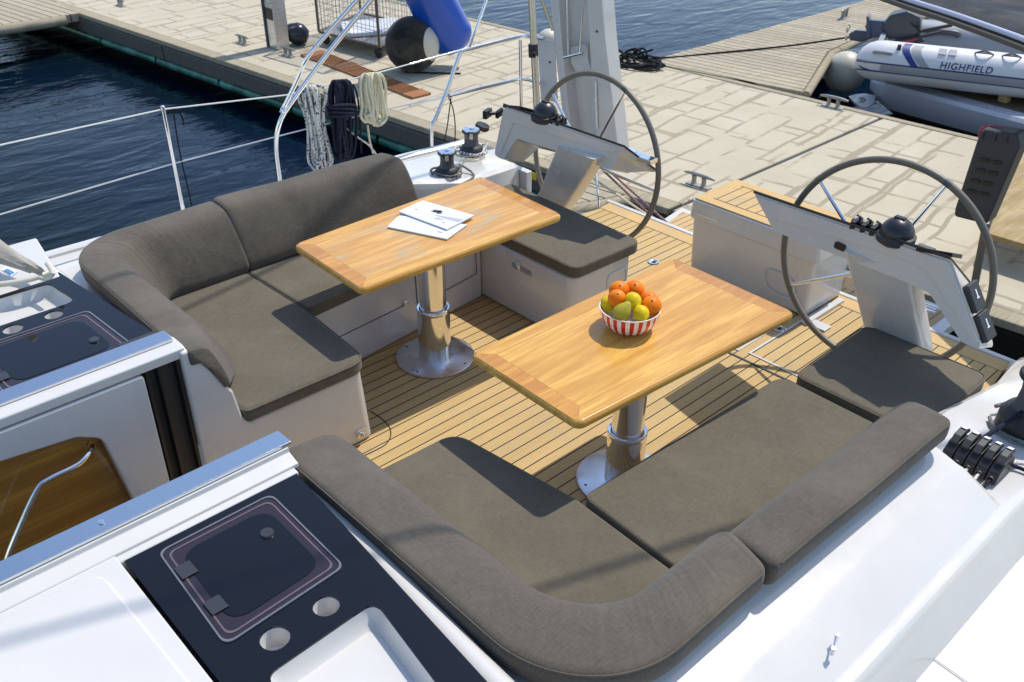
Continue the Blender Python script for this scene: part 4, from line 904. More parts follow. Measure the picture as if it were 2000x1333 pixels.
# hanks of rope over the wire
def hank(name, mat, top, bot, widths, n, r, label, seed, wrap=0):
    """loose loops hung over the wire; widths = half-width in photo px at a few fractions of the height"""
    R_ = random.Random(seed); m = MB(); T = Vector(top); B = Vector(bot); ax = B-T; nx = Vector((-ax.y, ax.x)).normalized()*-1
    def W(t):
        for (t0, w0), (t1, w1) in zip(widths, widths[1:]):
            if t <= t1: return lerp(w0, w1, (t-t0)/(t1-t0))
        return widths[-1][1]
    for k in range(n):
        c = lerp(-.62, .62, k/(n-1))+R_.uniform(-.12, .12); ln = R_.uniform(.80, 1.02); hw = R_.uniform(.30, .45); dy = R_.uniform(-.05, .05); ph = R_.uniform(-.25, .25); pts = []
        ts = (.0, .10, .28, .48, .68, .88)
        for t in ts: pts.append((t*ln, W(t*ln)*(c+ph*math.sin(t*5+k)+hw*(.5 if t == 0 else 1)), dy))
        pts.append((1.0*ln, W(ln)*c, dy))
        for t in ts[::-1][:-1]: pts.append((t*ln, W(t*ln)*(c+ph*math.sin(t*4+k*2)-hw), -dy*.8))
        pts.append((.0, W(0)*(c-hw*.5), 0))
        P3 = [aty(*(T+ax*t+nx*o), YL-.02+d) for t, o, d in pts]
        m.tube(P3, r, 8, smooth=5, loop=True)
    for k in range(wrap):
        t = .32+k*.035; c = T+ax*t; hw = W(t)*1.05; m.tube([aty(*(c+nx*hw*math.cos(a)+ax*.02*math.sin(a+k)), YL-.02+.06*math.sin(a)) for a in [i*math.pi/6 for i in range(12)]], r, 8, smooth=2, loop=True)
    o = m.build(name, mat); return tag(o, label, 'rope', 'rope hanks hung over the lifeline')
hank('rope_hank', ROPEF, (609, 171), (629, 334), [(0, 22), (.12, 27), (.35, 15), (.6, 17), (.85, 22), (1, 16)], 10, .0088, 'black flecked white rope hank, leftmost on the lifeline', 1)
hank('rope_hank', ROPEN, (664, 160), (672, 312), [(0, 22), (.15, 26), (.4, 24), (.7, 20), (1, 18)], 12, .0095, 'dark navy rope hank in the middle on the lifeline', 2, 4)
hank('rope_hank', ROPEC, (725, 146), (731, 246), [(0, 18), (.2, 24), (.6, 22), (.9, 24), (1, 18)], 9, .0098, 'cream coloured rope hank, rightmost on the lifeline', 3)
line('rope', [A(632, 178), A(650, 225), A(690, 262), A(722, 285), A(737, 306)], .0065, ROPEF, 'single flecked rope tail slanting down between the hanks', sm=6)
line('rope', [A(718, 245), A(722, 275), A(729, 300)], .007, ROPEC, 'cream rope tail hanging below the cream hank', sm=6)
line('rope', [A(690, 165), A(700, 200), A(706, 300)], .006, ROPEB, 'black rope tail hanging between the navy and cream hanks', sm=6)

# tall white stern post (raised gangway moulding)
XP = 2.55
sp_ = thing('stern_post', 'tall tapering white moulded post with steel tubes behind the far wheel', 'post', atx(1150, 300, XP))
def xp(poly, x0, d, name, mat, par=sp_, bev=.006):
    P = [atx(x, y, x0) for x, y in poly]; n = len(P); m = MB(); m.add(P+[p+Vector((d, 0, 0)) for p in P], [tuple(range(n)), tuple(range(2*n-1, n-1, -1))]+[(i, (i+1) % n, n+(i+1) % n, n+i) for i in range(n)]); return m.build(name, mat, par, bevel=bev)
xp([(1068, -60), (1173, -60), (1185, 80), (1212, 320), (1118, 320), (1092, 120)], XP+.08, .05, 'back_plate', GEL)
xp([(1068, -60), (1086, -60), (1096, 80), (1108, 200), (1124, 320), (1110, 320), (1086, 120)], XP-.02, .12, 'side_flange', GEL)
xp([(1143, -60), (1170, -60), (1182, 80), (1210, 320), (1168, 320), (1158, 200)], XP-.02, .12, 'side_flange', GEL)
xp([(1113, 92), (1145, 86), (1147, 118), (1156, 138), (1125, 142), (1113, 125)], XP+.03, .06, 'moulded_pad', GEL, bev=.015)
for a, b in (((1106, -30), (1110, 108)), ((1141, -30), (1132, 104))):
    m = MB(); m.tube([atx(*a, XP-.02), atx(*b, XP-.02)], .0095, 12); m.build('tube', STEEL, sp_)
m = MB(); m.tube([atx(1101, 113, XP-.03), atx(1138, 104, XP-.03)], .010, 12); m.build('tube', STEEL, sp_)
m = MB(); m.tube([atx(1163, 158, XP-.03), atx(1166, 250, XP-.03)], .011, 12); m.build('strut', BRUSH, sp_)
for q in ((1166, 62), (1128, 300)): m = MB(); m.lathe([(0, 0), (.008, 0), (.008, .005), (0, .005)], atx(*q, XP-.022), 12, (-1, 0, 0)); m.build('screw', GREYP, sp_)
wl = thing('buoy', 'round white top just behind the tall stern post', 'buoy', atx(1068, 70, 3.2)); m = MB(); m.sphere(atx(1072, 76, 3.0), .085, 20, 12, (1, 1, .85)); m.build('shell', FENDW, wl)
# small black block and shackle beyond the winches
bl = thing('rope_block', 'black block and shackles on the far toe rail near the helm', 'block', at(965, 232, .33))
m = MB(); c = at(952, 222, .40); m.obox(c, (.045, .02, 0), (-.008, .015, 0), (0, 0, .03)); m.obox(c+Vector((.09, -.03, -.01)), (.03, 0, .01), (0, .015, 0), (0, 0, .025)); m.tube([c, c+Vector((.09, -.03, -.01)), c+Vector((.15, -.06, -.03))], .013, 8); m.build('body', BLACK, bl, bevel=.008)
bl2 = thing('rope_block', 'black turning block lying beside the farther winch', 'block', at(945, 262, .40)); m = MB(); m.lathe([(0, -.015), (.045, -.015), (.05, 0), (.045, .015), (0, .015)], at(942, 248, .50), 20, (.2, -.3, 1)); m.build('body', BLACK, bl2)

# mooring lines going down behind the far wheel
for k, (a, b, mat, lb) in enumerate((((1166, 322), (1300, 448), ROPEP, 'maroon flecked mooring line slanting down behind the far wheel'), ((1176, 322), (1308, 440), ROPEP, 'second maroon flecked mooring line just above the first'), ((1160, 350), (1296, 442), ROPEC, 'pale mooring line below the maroon ones behind the far wheel'))):
    line('rope', [atx(*a, 2.5), atx(*b, 2.55)], .008, mat, lb, sm=0)
line('strut', [atx(1162, 318, 2.42), atx(1172, 425, 2.36)], .0075, STEEL, 'slim upright steel rod beside the column of the far helm', 'strut', 0)

# ============================================================ THINGS ON THE PONTOONS
def D3(x, y, z=ZD): return at(x, y, z)
cid = 0
def cleat(p, rz, label, k=1.0):
    t = thing('mooring_cleat', label, 'cleat', p, 'grey mooring cleats along the pontoons'); u = Vector((math.cos(rz), math.sin(rz), 0)); v = Vector((-u.y, u.x, 0)); p = Vector(p)
    for sg in (-1, 1):
        m = MB(); m.loft([[p+u*(sg*.055*k+x*w_*k)+v*y*w_*k+Vector((0, 0, z*k)) for x, y in ((-.02, -.03), (.02, -.03), (.02, .03), (-.02, .03))] for z, w_ in ((0, 1.3), (.02, .8), (.07, .7), (.10, .9))])
        m.build('post', GALV, t, bevel=.003)
    m = MB(); m.tube([p+u*(-.17*k)+Vector((0, 0, .105*k)), p+u*(-.08*k)+Vector((0, 0, .112*k)), p+u*(.08*k)+Vector((0, 0, .112*k)), p+u*(.17*k)+Vector((0, 0, .105*k))], [.009*k, .018*k, .018*k, .009*k], 10, smooth=4); m.build('horn', GALV, t)
    m = MB(); m.obox(p+Vector((0, 0, .006)), u*.13*k, v*.035*k, Vector((0, 0, .006))); m.build('base', GALV, t, bevel=.003)
for (q, lb, k) in (((1364, 364), 'mooring cleat on the pontoon edge just above the teak lidded locker', 1.15), ((1626, 210), 'mooring cleat by the dark water next to the white ball fender', 1.2), ((563, 110), 'mooring cleat beside the teak grating', 1.1), ((474, 86), 'mooring cleat left of the power pedestal', 1.1), ((236, 12), 'mooring cleat farthest left, close to the left finger dock', 1.0)):
    cleat(D3(*q), -1.49, lb, k*.78)
cleat(D3(1648, 38)+Vector((0, 0, .02)), .2, 'pale cleat on the edge of the wooden finger dock', 1.1)
# power pedestal
p = D3(546, 93); t = thing('power_pedestal', 'steel power pedestal with a yellow label on the pontoon', 'pedestal', p)
m = MB(); m.box(p.x-.09, p.x+.10, p.y-.10, p.y+.10, ZD, ZD+1.5); m.build('housing', BRUSH, t, bevel=.01)
m = MB(); m.box(p.x-.11, p.x+.12, p.y+.102, p.y+.13, ZD, ZD+1.5); m.build('back_board', new_mat('slate_blue', (.05, .07, .10), .5), t, bevel=.005)
m = MB(); m.box(p.x-.096, p.x-.091, p.y-.08, p.y+.08, ZD+.78, ZD+.95); m.build('label_plate', YEL, t, smooth=False)
m = MB(); m.box(p.x-.105, p.x-.0915, p.y-.06, p.y+.06, ZD+.66, ZD+.73); m.build('socket', RED, t, bevel=.005)
m = MB(); m.box(p.x-.096, p.x-.0915, p.y-.08, p.y+.08, ZD+.36, ZD+.50); m.build('meter_window', BLACK, t, smooth=False)
# small black buoy
c = D3(583, 88)+Vector((0, 0, .14)); t = thing('buoy', 'small dark egg shaped buoy beside the power pedestal', 'buoy', c); m = MB(); m.lathe([(0, -.15), (.08, -.135), (.135, -.06), (.14, .02), (.10, .12), (.04, .17), (0, .18)], c, 28, (-.7, .6, .25)); m.build('shell', new_mat('navy_vinyl', (.018, .02, .026), .25), t)
# big ball fender
c = D3(812, 128)+Vector((0, 0, .31)); c = at(805, 87, ZD+.31); t = thing('ball_fender', 'big black ball fender with a white round face, against the cage trolley', 'fender', c)
m = MB(); m.sphere(c, .315, 36, 22, (1, 1, 1)); m.build('ball', mk_fabric('black_fleece', (.012, .012, .012), (.02, .02, .02)), t)
dv = (Vector((CAMLOC.x, CAMLOC.y, .3))-c); dv.z = 0; dv.normalize(); rt = Vector((0, 0, 1)).cross(dv)
ax = (rt*.92+dv*.50+Vector((0, 0, .12))).normalized(); m = MB(); m.lathe([(0, .318), (.08, .308), (.15, .280), (.188, .255), (.188, .248), (0, .23)], c, 32, ax); m.build('white_face', FENDW, t)
# blue upturned kayak leaning on the trolley
t = thing('kayak', 'bright blue plastic kayak end leaning against the cage trolley', 'kayak', D3(885, 118)); m = MB(); rings = []
K0, K1 = at(893, 100, ZD+.16), at(775, -130, ZD+1.55)
axk = (K1-K0).normalized(); sd = axk.cross(dv).normalized(); nk = sd.cross(axk)
for i in range(22):
    q = i/21; rr = .30*min(1, math.sqrt(max(.0, 1-(1-min(q/.16, 1))**2)))*(1-.15*q)+.004; cc = K0+(K1-K0)*q
    rings.append([cc+sd*rr*math.cos(a)*.95+nk*rr*(.62*math.sin(a)+(.10 if abs(math.sin(a)) > .9 else 0)) for a in [2*math.pi*k/28 for k in range(28)]])
m.loft(rings); m.build('hull', BLUEP, t, ang=60)
# cage trolley
t = thing('cage_trolley', 'wire mesh cage trolley with cloths lying in it on the pontoon', 'trolley', D3(720, 95))
zb = ZD+.16; c0, c1 = at(623, 62, zb), at(741, 92, zb); c2 = at(818, 52, zb); c3 = c0+(c2-c1); H_ = Vector((0, 0, 1.25))
fr = MB()
for a, b in ((c0, c1), (c1, c2), (c2, c3), (c3, c0)):
    for h in (0, 1.25): fr.tube([a+Vector((0, 0, h)), b+Vector((0, 0, h))], .016, 6)
for p in (c0, c1, c2, c3): fr.tube([p, p+H_], .018, 6)
fr.build('frame', RUST, t)
fb_ = MB(); fb_.add([p+Vector((0, 0, -.005)) for p in (c0, c1, c2, c3)]+[p+Vector((0, 0, -.02)) for p in (c0, c1, c2, c3)], [(0, 1, 2, 3), (7, 6, 5, 4)]); fb_.build('tray', GALV, t, smooth=False)
for a, b in ((c0, c1), (c1, c2), (c2, c3), (c3, c0)):
    m = MB(); L = (b-a).length; n = int(L/.075)
    for k in range(1, n): m.tube([a+(b-a)*(k/n), a+(b-a)*(k/n)+H_], .0035, 3, caps=False)
    for k in range(1, 17): m.tube([a+Vector((0, 0, k*.075)), b+Vector((0, 0, k*.075))], .0035, 3, caps=False)
    m.build('mesh_side', GALV, t, smooth=False)
for p in (c0, c1, c2, c3):
    q = p+(c0+c2-p-p)*.06; m = MB(); m.lathe([(0, -.015), (.06, -.015), (.06, .015), (0, .015)], (q.x, q.y, ZD+.06), 18, (1, .2, 0)); m.build('wheel', BLACK, t)
m = MB(); cc = (c0+c2)/2; m.prism(rpoly([(cc.x-.5, cc.y-.2), (cc.x+.3, cc.y-.55), (cc.x+.5, cc.y+.1), (cc.x-.2, cc.y+.4)], .1), zb+.0, zb+.06); tag(m.build('folded_cloth', PAPER, bevel=.02), 'crumpled white cloth lying in the cage trolley', 'cloth')
# teak grating plank
t = thing('teak_grating', 'narrow slotted teak grating lying on the pontoon edge', 'grating', D3(710, 140))
z = ZD+.028; g0, g1, g2, g3 = at(586, 106, z), at(627, 97, z), at(842, 181, z), at(805, 190, z); U = (g3-g0); V = (g1-g0)
def gp_(a, b): p = g0+U*a+V*b+(g2-g1-U)*a*b; return (p.x, p.y)
def bar(a0, a1, b0_, b1_, nm): m = MB(); m.prism([gp_(a0, b0_), gp_(a1, b0_), gp_(a1, b1_), gp_(a0, b1_)], ZD+.003, z); return m.build(nm, GRATE, t, smooth=False, bevel=.003, seg=1)
for a0, a1 in ((0, .075), (.30, .37), (.62, .69), (.925, 1.0)): bar(a0, a1, 0, 1, 'cross_board')
for s0, s1 in ((.075, .30), (.37, .62), (.69, .925)):
    for k in range(7): bar(s0+.001, s1-.001, k/7+.03, (k+1)/7-.05, 'slat')
line('rope', [at(700, 170, ZD+.04), at(705, 158, ZD+.05), at(712, 148, ZD+.06), at(727, 141, ZD+.04)], .008, ROPEB, 'short black cord looped over the teak grating')
line('rope', [at(790, 141, ZD+.012), at(850, 143, ZD+.012), at(900, 144, ZD+.012)], .010, ROPEB, 'straight thin black line on the pontoon below the ball fender')
# coil of black rope and the line running to the dinghy
rc = random.Random(5); c = D3(1250, 128); pts = []
for k in range(60): a = k*.75; r_ = .10+.16*rc.random(); pts.append(c+Vector((r_*1.1*math.cos(a)+.03*math.sin(k*.3), r_*1.4*math.sin(a), .012+.05*rc.random()+(.10 if k % 9 == 0 else 0))))
line('rope', pts, .013, ROPEB, 'tangled black rope coil on the far edge of the pontoon', sm=4)
line('rope', [at(1262, 108, ZD+.1), at(1300, 113, ZD+.03), at(1400, 104, ZD+.03), at(1540, 90, ZD+.05), at(1660, 73, ZD+.15)], .012, ROPEB, 'long black line from the rope coil to the outboard motor')
# white ball fender between the dock and the dinghy
c = at(1650, 142, -.72); t = thing('ball_fender', 'dirty white ball fender touching the tail of the dinghy', 'fender', c); m = MB(); m.sphere(c, .245, 32, 20, (1, 1, 1.05)); m.build('ball', FENDW, t)
m = MB(); m.lathe([(.02, .24), (.03, .25), (.025, .275), (0, .275)], c, 14, (.2, .1, .9)); m.build('eye', FENDW, t)
# dinghy
T0 = at(1702, 117, -.30); T1 = at(2000, 150, -.30); dU = (T1-T0).normalized(); T1 = T0+dU*3.2; dn = Vector((-dU.y, dU.x, 0)); dn = dn if dn.x > 0 else -dn
t = thing('inflatable_dinghy', 'white inflatable dinghy with blue and grey stripes, resting on a white platform', 'dinghy', T0)
R1 = .222
def tube_side(P0, P1, mat, name):
    d = (P1-P0).normalized(); m = MB(); rings = []
    prof = [(-.17, .02), (-.16, .08), (-.12, .14), (-.06, .185), (.02, .212), (.12, R1), (1.2, R1), (2.4, R1), ((P1-P0).length, R1)]
    sd = Vector((-d.y, d.x, 0))
    for x, r in prof: rings.append([P0+d*x+sd*r*math.cos(a)+Vector((0, 0, r*math.sin(a)-(.05*(1-r/R1)))) for a in [2*math.pi*k/32 for k in range(32)]])
    m.loft(rings); return m.build(name, mat, t, ang=60)
ts = tube_side(T0, T1, HYP, 'near_tube'); F0 = T0+dn*1.25; F1 = T1+dn*1.25; tube_side(F0, F1, HYPG, 'far_tube')
camd = -dn   # side of the tube that faces us
def on_tube(x, ang, r=R1+.002): return T0+dU*x+(camd*math.cos(ang)+Vector((0, 0, math.sin(ang))))*r
def band(x0, x1, a0, a1, mat, nm, r=R1+.003, sk=0, par=ts):
    m = MB(); nx, na = max(2, int(abs(x1-x0)/.1)+2), 10; vs = []
    for i in range(nx+1):
        for j in range(na+1): q = j/na; aa = lerp(a0, a1, q); vs.append(on_tube(lerp(x0, x1, i/nx)+sk*math.sin(q*2.2), aa, r))
    m.add(vs, [(i*(na+1)+j, (i+1)*(na+1)+j, (i+1)*(na+1)+j+1, i*(na+1)+j+1) for i in range(nx) for j in range(na)]); return m.build(nm, mat, par)
for a in (-.30, .12):
    m = MB(); m.tube([on_tube(-.14, a, .10), on_tube(-.08, a, .175), on_tube(.02, a, .216), on_tube(.12, a, R1+.002), on_tube(3.3, a, R1+.002)], .008, 8, smooth=3); m.build('rub_line', NAVY, ts)
band(.12, 3.3, -.28, .10, HYPG, 'rubbing_strake', R1+.006)
band(.43, .51, .14, 1.45, new_mat('royal_blue', (.01, .03, .19), .45), 'blue_stripe', sk=-.13)
band(.53, .63, .14, 1.35, HYPG, 'grey_stripe', sk=-.13)
m = MB(); m.tube([on_tube(.02, .62, R1+.0), on_tube(.05, .62, R1+.02), on_tube(.17, .62, R1+.02), on_tube(.21, .62, R1+.005)], .02, 10, smooth=3); m.build('grab_handle', HYPG, ts)
m = MB(); q = on_tube(.27, 1.0, R1+.01); m.obox(q, dU*.02, camd*.02, Vector((0, 0, .03))); m.build('valve', BLACK, ts, bevel=.004)
for x in (.72, .82): m = MB(); q = on_tube(x, 1.05, R1+.004); m.obox(q, dU*.04, (Vector((0, 0, 1))*math.cos(1.05)-camd*math.sin(1.05))*.045, (camd*math.cos(1.05)+Vector((0, 0, math.sin(1.05))))*.004); m.build('patch', HYPG, ts, bevel=.003)
for x in (1.13, 1.40):
    m = MB(); m.tube([on_tube(x-.09, 1.25, R1), on_tube(x-.05, 1.1, R1+.03), on_tube(x+.05, 1.1, R1+.03), on_tube(x+.09, 1.25, R1), on_tube(x, 1.45, R1+.01)], .008, 8, smooth=5, loop=True); m.build('lifeline_loop', GREYP, ts)
# lettering on the tube
cu = D.curves.new('lettering', 'FONT'); cu.body = 'HIGHFIELD'; cu.size = .098; cu.extrude = .001; cu.space_character = 1.12; cu.shear = .12; cu.offset = .0012
tmp = D.objects.new('tmp', cu); COL.objects.link(tmp); dg = bpy.context.evaluated_depsgraph_get(); dg.update(); me = D.meshes.new_from_object(tmp.evaluated_get(dg)); D.objects.remove(tmp)
for v in me.vertices:
    x, y = v.co.x, v.co.y; ang_ = .20+y/(R1); wp_ = on_tube(.72+x, ang_, R1+.004+v.co.z); v.co = wp_
lo = D.objects.new('lettering', me); COL.objects.link(lo); me.materials.clear(); me.materials.append(NAVY); link(lo, ts)
m = MB(); m.prism([tuple((T0+dU*a+dn*b).xy) for a, b in ((.05, .15), (3.3, .15), (3.3, 1.1), (.05, 1.1))], -.50, -.42); m.build('floor', HYPG, t, smooth=False)
m = MB(); m.prism([tuple((T0+dU*a+dn*b).xy) for a, b in ((.02, .1), (.08, .1), (.08, 1.15), (.02, 1.15))], -.50, -.10); m.build('transom', HYPG, t, smooth=False, bevel=.01)
for x in (.5, 1.45):
    m = MB(); a = F0+dU*x-dn*.21+Vector((0, 0, .12)); m.tube([a, a+dU*.06+Vector((0, 0, .03)), a+dU*.30+Vector((0, 0, .03)), a+dU*.36], .035, 10, smooth=4); m.build('grab_handle', GREYP, t)
m = MB(); m.tube([T0+dn*.55+dU*.15+Vector((0, 0, .15)), T0+dn*.75+dU*.75+Vector((0, 0, .30))], .02, 10); m.tube([T0+dn*.35+dU*.15+Vector((0, 0, .12)), T0+dn*.5+dU*.65+Vector((0, 0, .26))], .022, 10); m.build('oar', BLACK, t)
m = MB(); m.tube([T0+dn*.33+dU*.12+Vector((0, 0, .10)), T0+dn*.42+dU*.42+Vector((0, 0, .18))], .012, 8); m.build('red_cord', RED, t)
# outboard, tilted up
ot = thing('outboard_motor', 'tilted grey blue outboard motor on the dinghy transom', 'outboard motor', T0+dn*.6)
OB = new_mat('grey_blue_paint', (.045, .07, .13), .35, coat=.3); OD = new_mat('dark_cowl', (.04, .045, .055), .4)
def px3(x, y, off): return aty_dn(x, y, off)
def aty_dn(px, py, off):   # point on the vertical plane through T0+dn*off along the dinghy
    d = RM @ Vector(((px-1000)/FPX, -(py-666.5)/FPX, -1)); P = T0+dn*off; tt = (P-CAMLOC).dot(dn)/d.dot(dn); return CAMLOC+d*tt
def extr(poly, off, th, nm, mat, bev=.02, par=ot):
    P = [aty_dn(x, y, off) for x, y in poly]; n = len(P); m = MB(); m.add([p-dn*th for p in P]+[p+dn*th for p in P], [tuple(range(n)), tuple(range(2*n-1, n-1, -1))]+[(i, (i+1) % n, n+(i+1) % n, n+i) for i in range(n)]); return m.build(nm, mat, par, bevel=bev)
extr([(1722, 50), (1740, 26), (1775, 18), (1800, 30), (1800, 62), (1772, 76), (1735, 72)], .6, .13, 'cowl', OD, .03)
extr([(1700, 38), (1726, 40), (1728, 70), (1698, 74), (1690, 50)], .6, .05, 'leg', OB, .012)
extr([(1694, 28), (1699, 30), (1702, 70), (1693, 72)], .6, .09, 'cavitation_plate', OB, .006)
extr([(1658, 66), (1672, 58), (1700, 62), (1704, 74), (1682, 82), (1660, 78)], .6, .035, 'gearcase', OB, .015)
extr([(1748, 70), (1790, 58), (1808, 78), (1782, 90), (1752, 88)], .6, .08, 'bracket', BLACKM, .02)
pc = aty_dn(1666, 62, .6)
for k in range(3):
    a = k*2.09+.6; d = (Vector((0, 0, 1))*math.sin(a)+dn*math.cos(a)); m = MB(); m.sphere(pc-dU*.06+d*.075, .065, 14, 8, (.25, .6, .6), Matrix((dU, d, dU.cross(d))).transposed()); m.build('propeller_blade', FENDW, ot)
m = MB(); m.tube([aty_dn(1775, 30, .5), aty_dn(1795, 50, .48), aty_dn(1790, 85, .46)], .018, 8, smooth=4); m.tube([aty_dn(1765, 25, .5), aty_dn(1780, 45, .48), aty_dn(1800, 62, .46)], .014, 8, smooth=4); m.build('cable', BLACK, ot)
# white platform hull under the dinghy
t = thing('platform_hull', 'long white hull edge with a brown deck carrying the dinghy', 'boat', at(1850, 190, -.6))
q0, q1 = at(1690, 152, -.60), at(2020, 238, -.60); u = (q1-q0).normalized(); nrm = Vector((-u.y, u.x, 0)); nrm = nrm if nrm.x > 0 else -nrm
m = MB(); rings = []
for x, k in ((-.04, .15), (.0, .5), (.10, .8), (.3, 1), (4.5, 1)):
    c = q0+u*x; rings.append([c+nrm*(a+(1-k)*.25)+Vector((0, 0, z)) for a, z in ((1.9, 0), (.14, 0), (.03, -.01), (0, -.05), (.02, -.16), (.10, -.32*k), (.35, -.46*k), (1.9, -.46))])
m.loft(rings); m.build('hull', mk_gel('lilac_white_gelcoat', (.58, .58, .62)), t, ang=30)
m = MB(); A0 = q0+u*.5+nrm*.18; m.prism([tuple((q0+u*a+nrm*b).xy) for a, b in ((.55, .20), (4.5, .16), (4.5, 1.9), (.55, 1.9))], -.598, -.592); m.build('deck', new_mat('brown_deck', (.11, .08, .05), .7), t, smooth=False)
m = MB(); c = at(1965, 182, -.5); m.obox(c, u*.05, nrm*.05, Vector((0, 0, .10))); tag(m.build('chock', PLY, bevel=.01), 'small brown wooden chock under the dinghy tube', 'chock')
# reflection on the water, laid in as a flat white plate with black chevrons
c = at(1684, 196, -.8); t = thing('chevron_reflection', 'white shield shaped reflection with two black chevrons on the dark water, modelled as a flat plate', 'reflection', c)
B_ = [at(*q, -.78) for q in ((1658, 188), (1672, 184), (1690, 183), (1711, 187), (1706, 202), (1693, 210), (1680, 208), (1668, 199))]
m = MB(); m.prism([tuple(p.xy) for p in B_], -.80, -.78); m.build('board', GELD, t, smooth=False)
for dx in (0, 6):
    m = MB(); C_ = [at(x+dx, y, -.7785) for x, y in ((1676, 190), (1681, 190), (1687, 196), (1680, 201), (1676, 201), (1682, 196))]; m.add(C_, [(0, 1, 2, 5), (5, 2, 3, 4)]); m.build('chevron', BLACK, t, smooth=False)

# black fender step on a leg and the plywood board at the right edge
XB = 3.0
t = thing('fender_step', 'tall black ribbed plastic panel hanging beside the plywood board', 'fender', atx(1920, 440, XB))
q = [(1908, 272), (1916, 252), (1985, 262), (1992, 286), (1926, 440), (1862, 424), (1864, 408)]
P = [atx(x, y, XB) for x, y in q]; c = sum(P, Vector())/len(P)
m = MB(); n = len(P); m.add(P+[p+Vector((.13, 0, 0)) for p in P], [tuple(range(n)), tuple(range(2*n-1, n-1, -1))]+[(i, (i+1) % n, n+(i+1) % n, n+i) for i in range(n)]); pn = m.build('panel', BLACKM, t, bevel=.018, seg=4)
for r_ in range(4):
    for k in range(2):
        cx, cy = 1924-r_*7.5+k*24-(3 if r_ > 1 else 0), 313+r_*20.5+k*5; w_ = [atx(cx+dx, cy+dy, XB-.002) for dx, dy in ((-9, -5), (9, -2), (7, 5), (-11, 2))]
        m = MB(); m.add(w_+[p+Vector((-.006, 0, 0)) for p in w_], [(0, 1, 2, 3), (7, 6, 5, 4), (0, 4, 5, 1), (1, 5, 6, 2), (2, 6, 7, 3), (3, 7, 4, 0)]); m.build('slot', BLACK, pn, bevel=.002)
for dx in (0, 24, 46):
    m = MB(); m.tube([atx(1921+dx, 256+dx*.14, XB+.0), atx(1917+dx, 272+dx*.14, XB-.004)], .009, 8); m.build('rib', BLACKM, pn)
m = MB(); m.tube([atx(x, y, XB+.08) for x, y in ((1912, 268), (1918, 252), (1935, 248), (1975, 256), (1992, 266), (1994, 282))], .008, 8, smooth=4); m.build('red_cord', RED, t)
t = thing('support_pole', 'thin brown pole under the black panel at the right', 'pole', atx(1892, 600, XB)); m = MB(); m.tube([atx(1926, 440, XB+.05), atx(1894, 605, XB+.05)], .022, 12); m.build('tube', new_mat('brown_paint', (.14, .11, .075), .45), t)
t = thing('plywood_board', 'stained plywood board lying at the right edge of the photo', 'board', at(1985, 470, -.35))
P = [at(x, y, -.33) for x, y in ((2003, 262), (2060, 250), (2060, 495), (1930, 456))]; m = MB(); m.add(P+[p+Vector((0, 0, -.04)) for p in P], [(0, 1, 2, 3), (7, 6, 5, 4), (0, 4, 5, 1), (1, 5, 6, 2), (2, 6, 7, 3), (3, 7, 4, 0)]); m.build('sheet', PLY, t, smooth=False)

# awning of the boat next door, top right
t = thing('awning', 'dark grey canvas awning with a pale steel tube at the top right corner', 'awning', at(2000, 60, 1.3))
ZA = 1.3; e = [at(*q, ZA) for q in ((1650, -42), (1770, 0), (1860, 29), (1940, 57), (2000, 79), (2120, 126), (2300, 200))]
m = MB(); m.tube([p+Vector((0, 0, .0)) for p in e], .0195, 14, smooth=4); m.build('tube', new_mat('pale_anodised', (.50, .50, .60), .4, .3), t)
rows = [[p+Vector((.03+.09*k, .0-.01*k, .01+.02*math.sin(k*.8))) for p in e] for k in range(13)]
rows = [[p+Vector((.025*math.cos(a)-.01, 0, -.03+.03*math.sin(a))) for p in e] for a in (3.6, 3.0, 2.2)]+rows
m = MB(); m.loft(rows, closed=False, caps=False); o = m.build('canvas', SHADE, t); md = o.modifiers.new('thick', 'SOLIDIFY'); md.thickness = .008
m = MB(); m.tube([p+Vector((-.03, 0, -.032)) for p in e], .017, 12, smooth=4); m.build('hem', new_mat('brown_hem', (.10, .085, .065), .7), t)
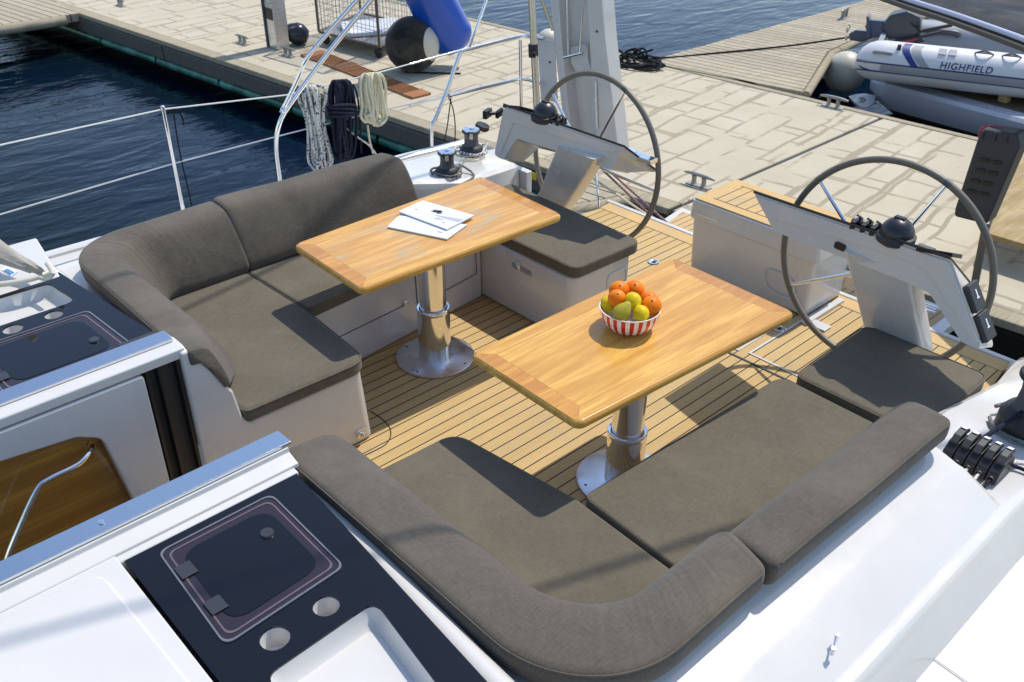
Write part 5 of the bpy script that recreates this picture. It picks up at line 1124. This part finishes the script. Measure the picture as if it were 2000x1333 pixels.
# folded sprayhood, left edge
t = thing('sprayhood', 'folded beige sprayhood with a small blue and white patch at the left edge', 'sprayhood', at(30, 520, .76))
m = MB(); rings = []
for i in range(9):
    q = i/8; a = at(lerp(-60, 72, q), lerp(492, 535, q), .80); k = 1-.75*q
    rings.append([a+Vector((0, .0, 0))+Vector((-.10*k*math.cos(b), .11*k*math.cos(b), .055*k*(1+math.sin(b))+.006*math.sin(5*b+i))) for b in [2*math.pi*j/18 for j in range(18)]])
m.loft(rings); m.build('canvas', BEIGE, t, ang=60)
m = MB(); q = [at(*p, .895) for p in ((2, 527), (12, 522), (34, 531), (22, 540))]; m.prism([tuple(p.xy) for p in q], .888, .897); pt_ = m.build('patch', WHITEP, t, smooth=False)
m = MB(); q = [at(*p, .90) for p in ((7, 528), (15, 525), (28, 532), (20, 536))]; m.prism([tuple(p.xy) for p in q], .898, .90); m.build('patch_print', LBLUE, pt_, smooth=False)
m = MB(); m.tube([at(-40, 560, .79), at(30, 552, .79), at(75, 541, .79), at(98, 530, .79)], .012, 10, smooth=4); m.tube([at(75, 541, .79), at(88, 545, .79), at(103, 535, .82), at(92, 515, .84)], .010, 8, smooth=4); m.build('edge_cord', FENDW, t)

# running backstays high above the cockpit (out of the frame, they throw the two soft shadow lines)
def overhead(S0, S1, z0, z1, label):
    k = SUN/SUN.z; a = Vector((*S0, 0))+k*z0; b = Vector((*S1, 0))+k*z1
    line('backstay', [a, b], .014, ROPEG, label, 'rope', 0, 'backstays above the cockpit')
overhead((-3.2, -.26), (.9, -1.74), 7.5, 4.2, 'backstay line over the near side of the cockpit')
overhead((-2.6, .98), (.9, 1.60), 7.5, 4.2, 'backstay line over the far side of the cockpit')

m = MB(); m.tube([at(1712, 1340, .305), at(1745, 1290, .305), at(1790, 1262, .305), at(1830, 1290, .305), at(1900, 1340, .305)], .0018, 6, smooth=5); m.build('nonskid_border', GELD, yacht)
for q, z in (((1782, 893), .63), ((110, 1106), .752)):
    m = MB(); m.lathe([(0, 0), (.0065, 0), (.0065, .002), (.003, .003), (0, .0015)], at(*q, z), 12, caps=False); m.build('deck_screw', BRUSH, yacht)
m = MB(); q = atx(1043, 345, 1.450) ; m.obox(q, (.001, 0, 0), (0, .018, 0), (0, 0, .022)); m.build('warning_label', YEL, yacht, smooth=False)

m = MB(); m.prism(rpoly([(1.452, 1.30), (1.50, 1.30), (1.50, 1.86), (1.452, 1.86)], .01), -.1, .50); m.build('coaming', GEL, yacht, bevel=.01)
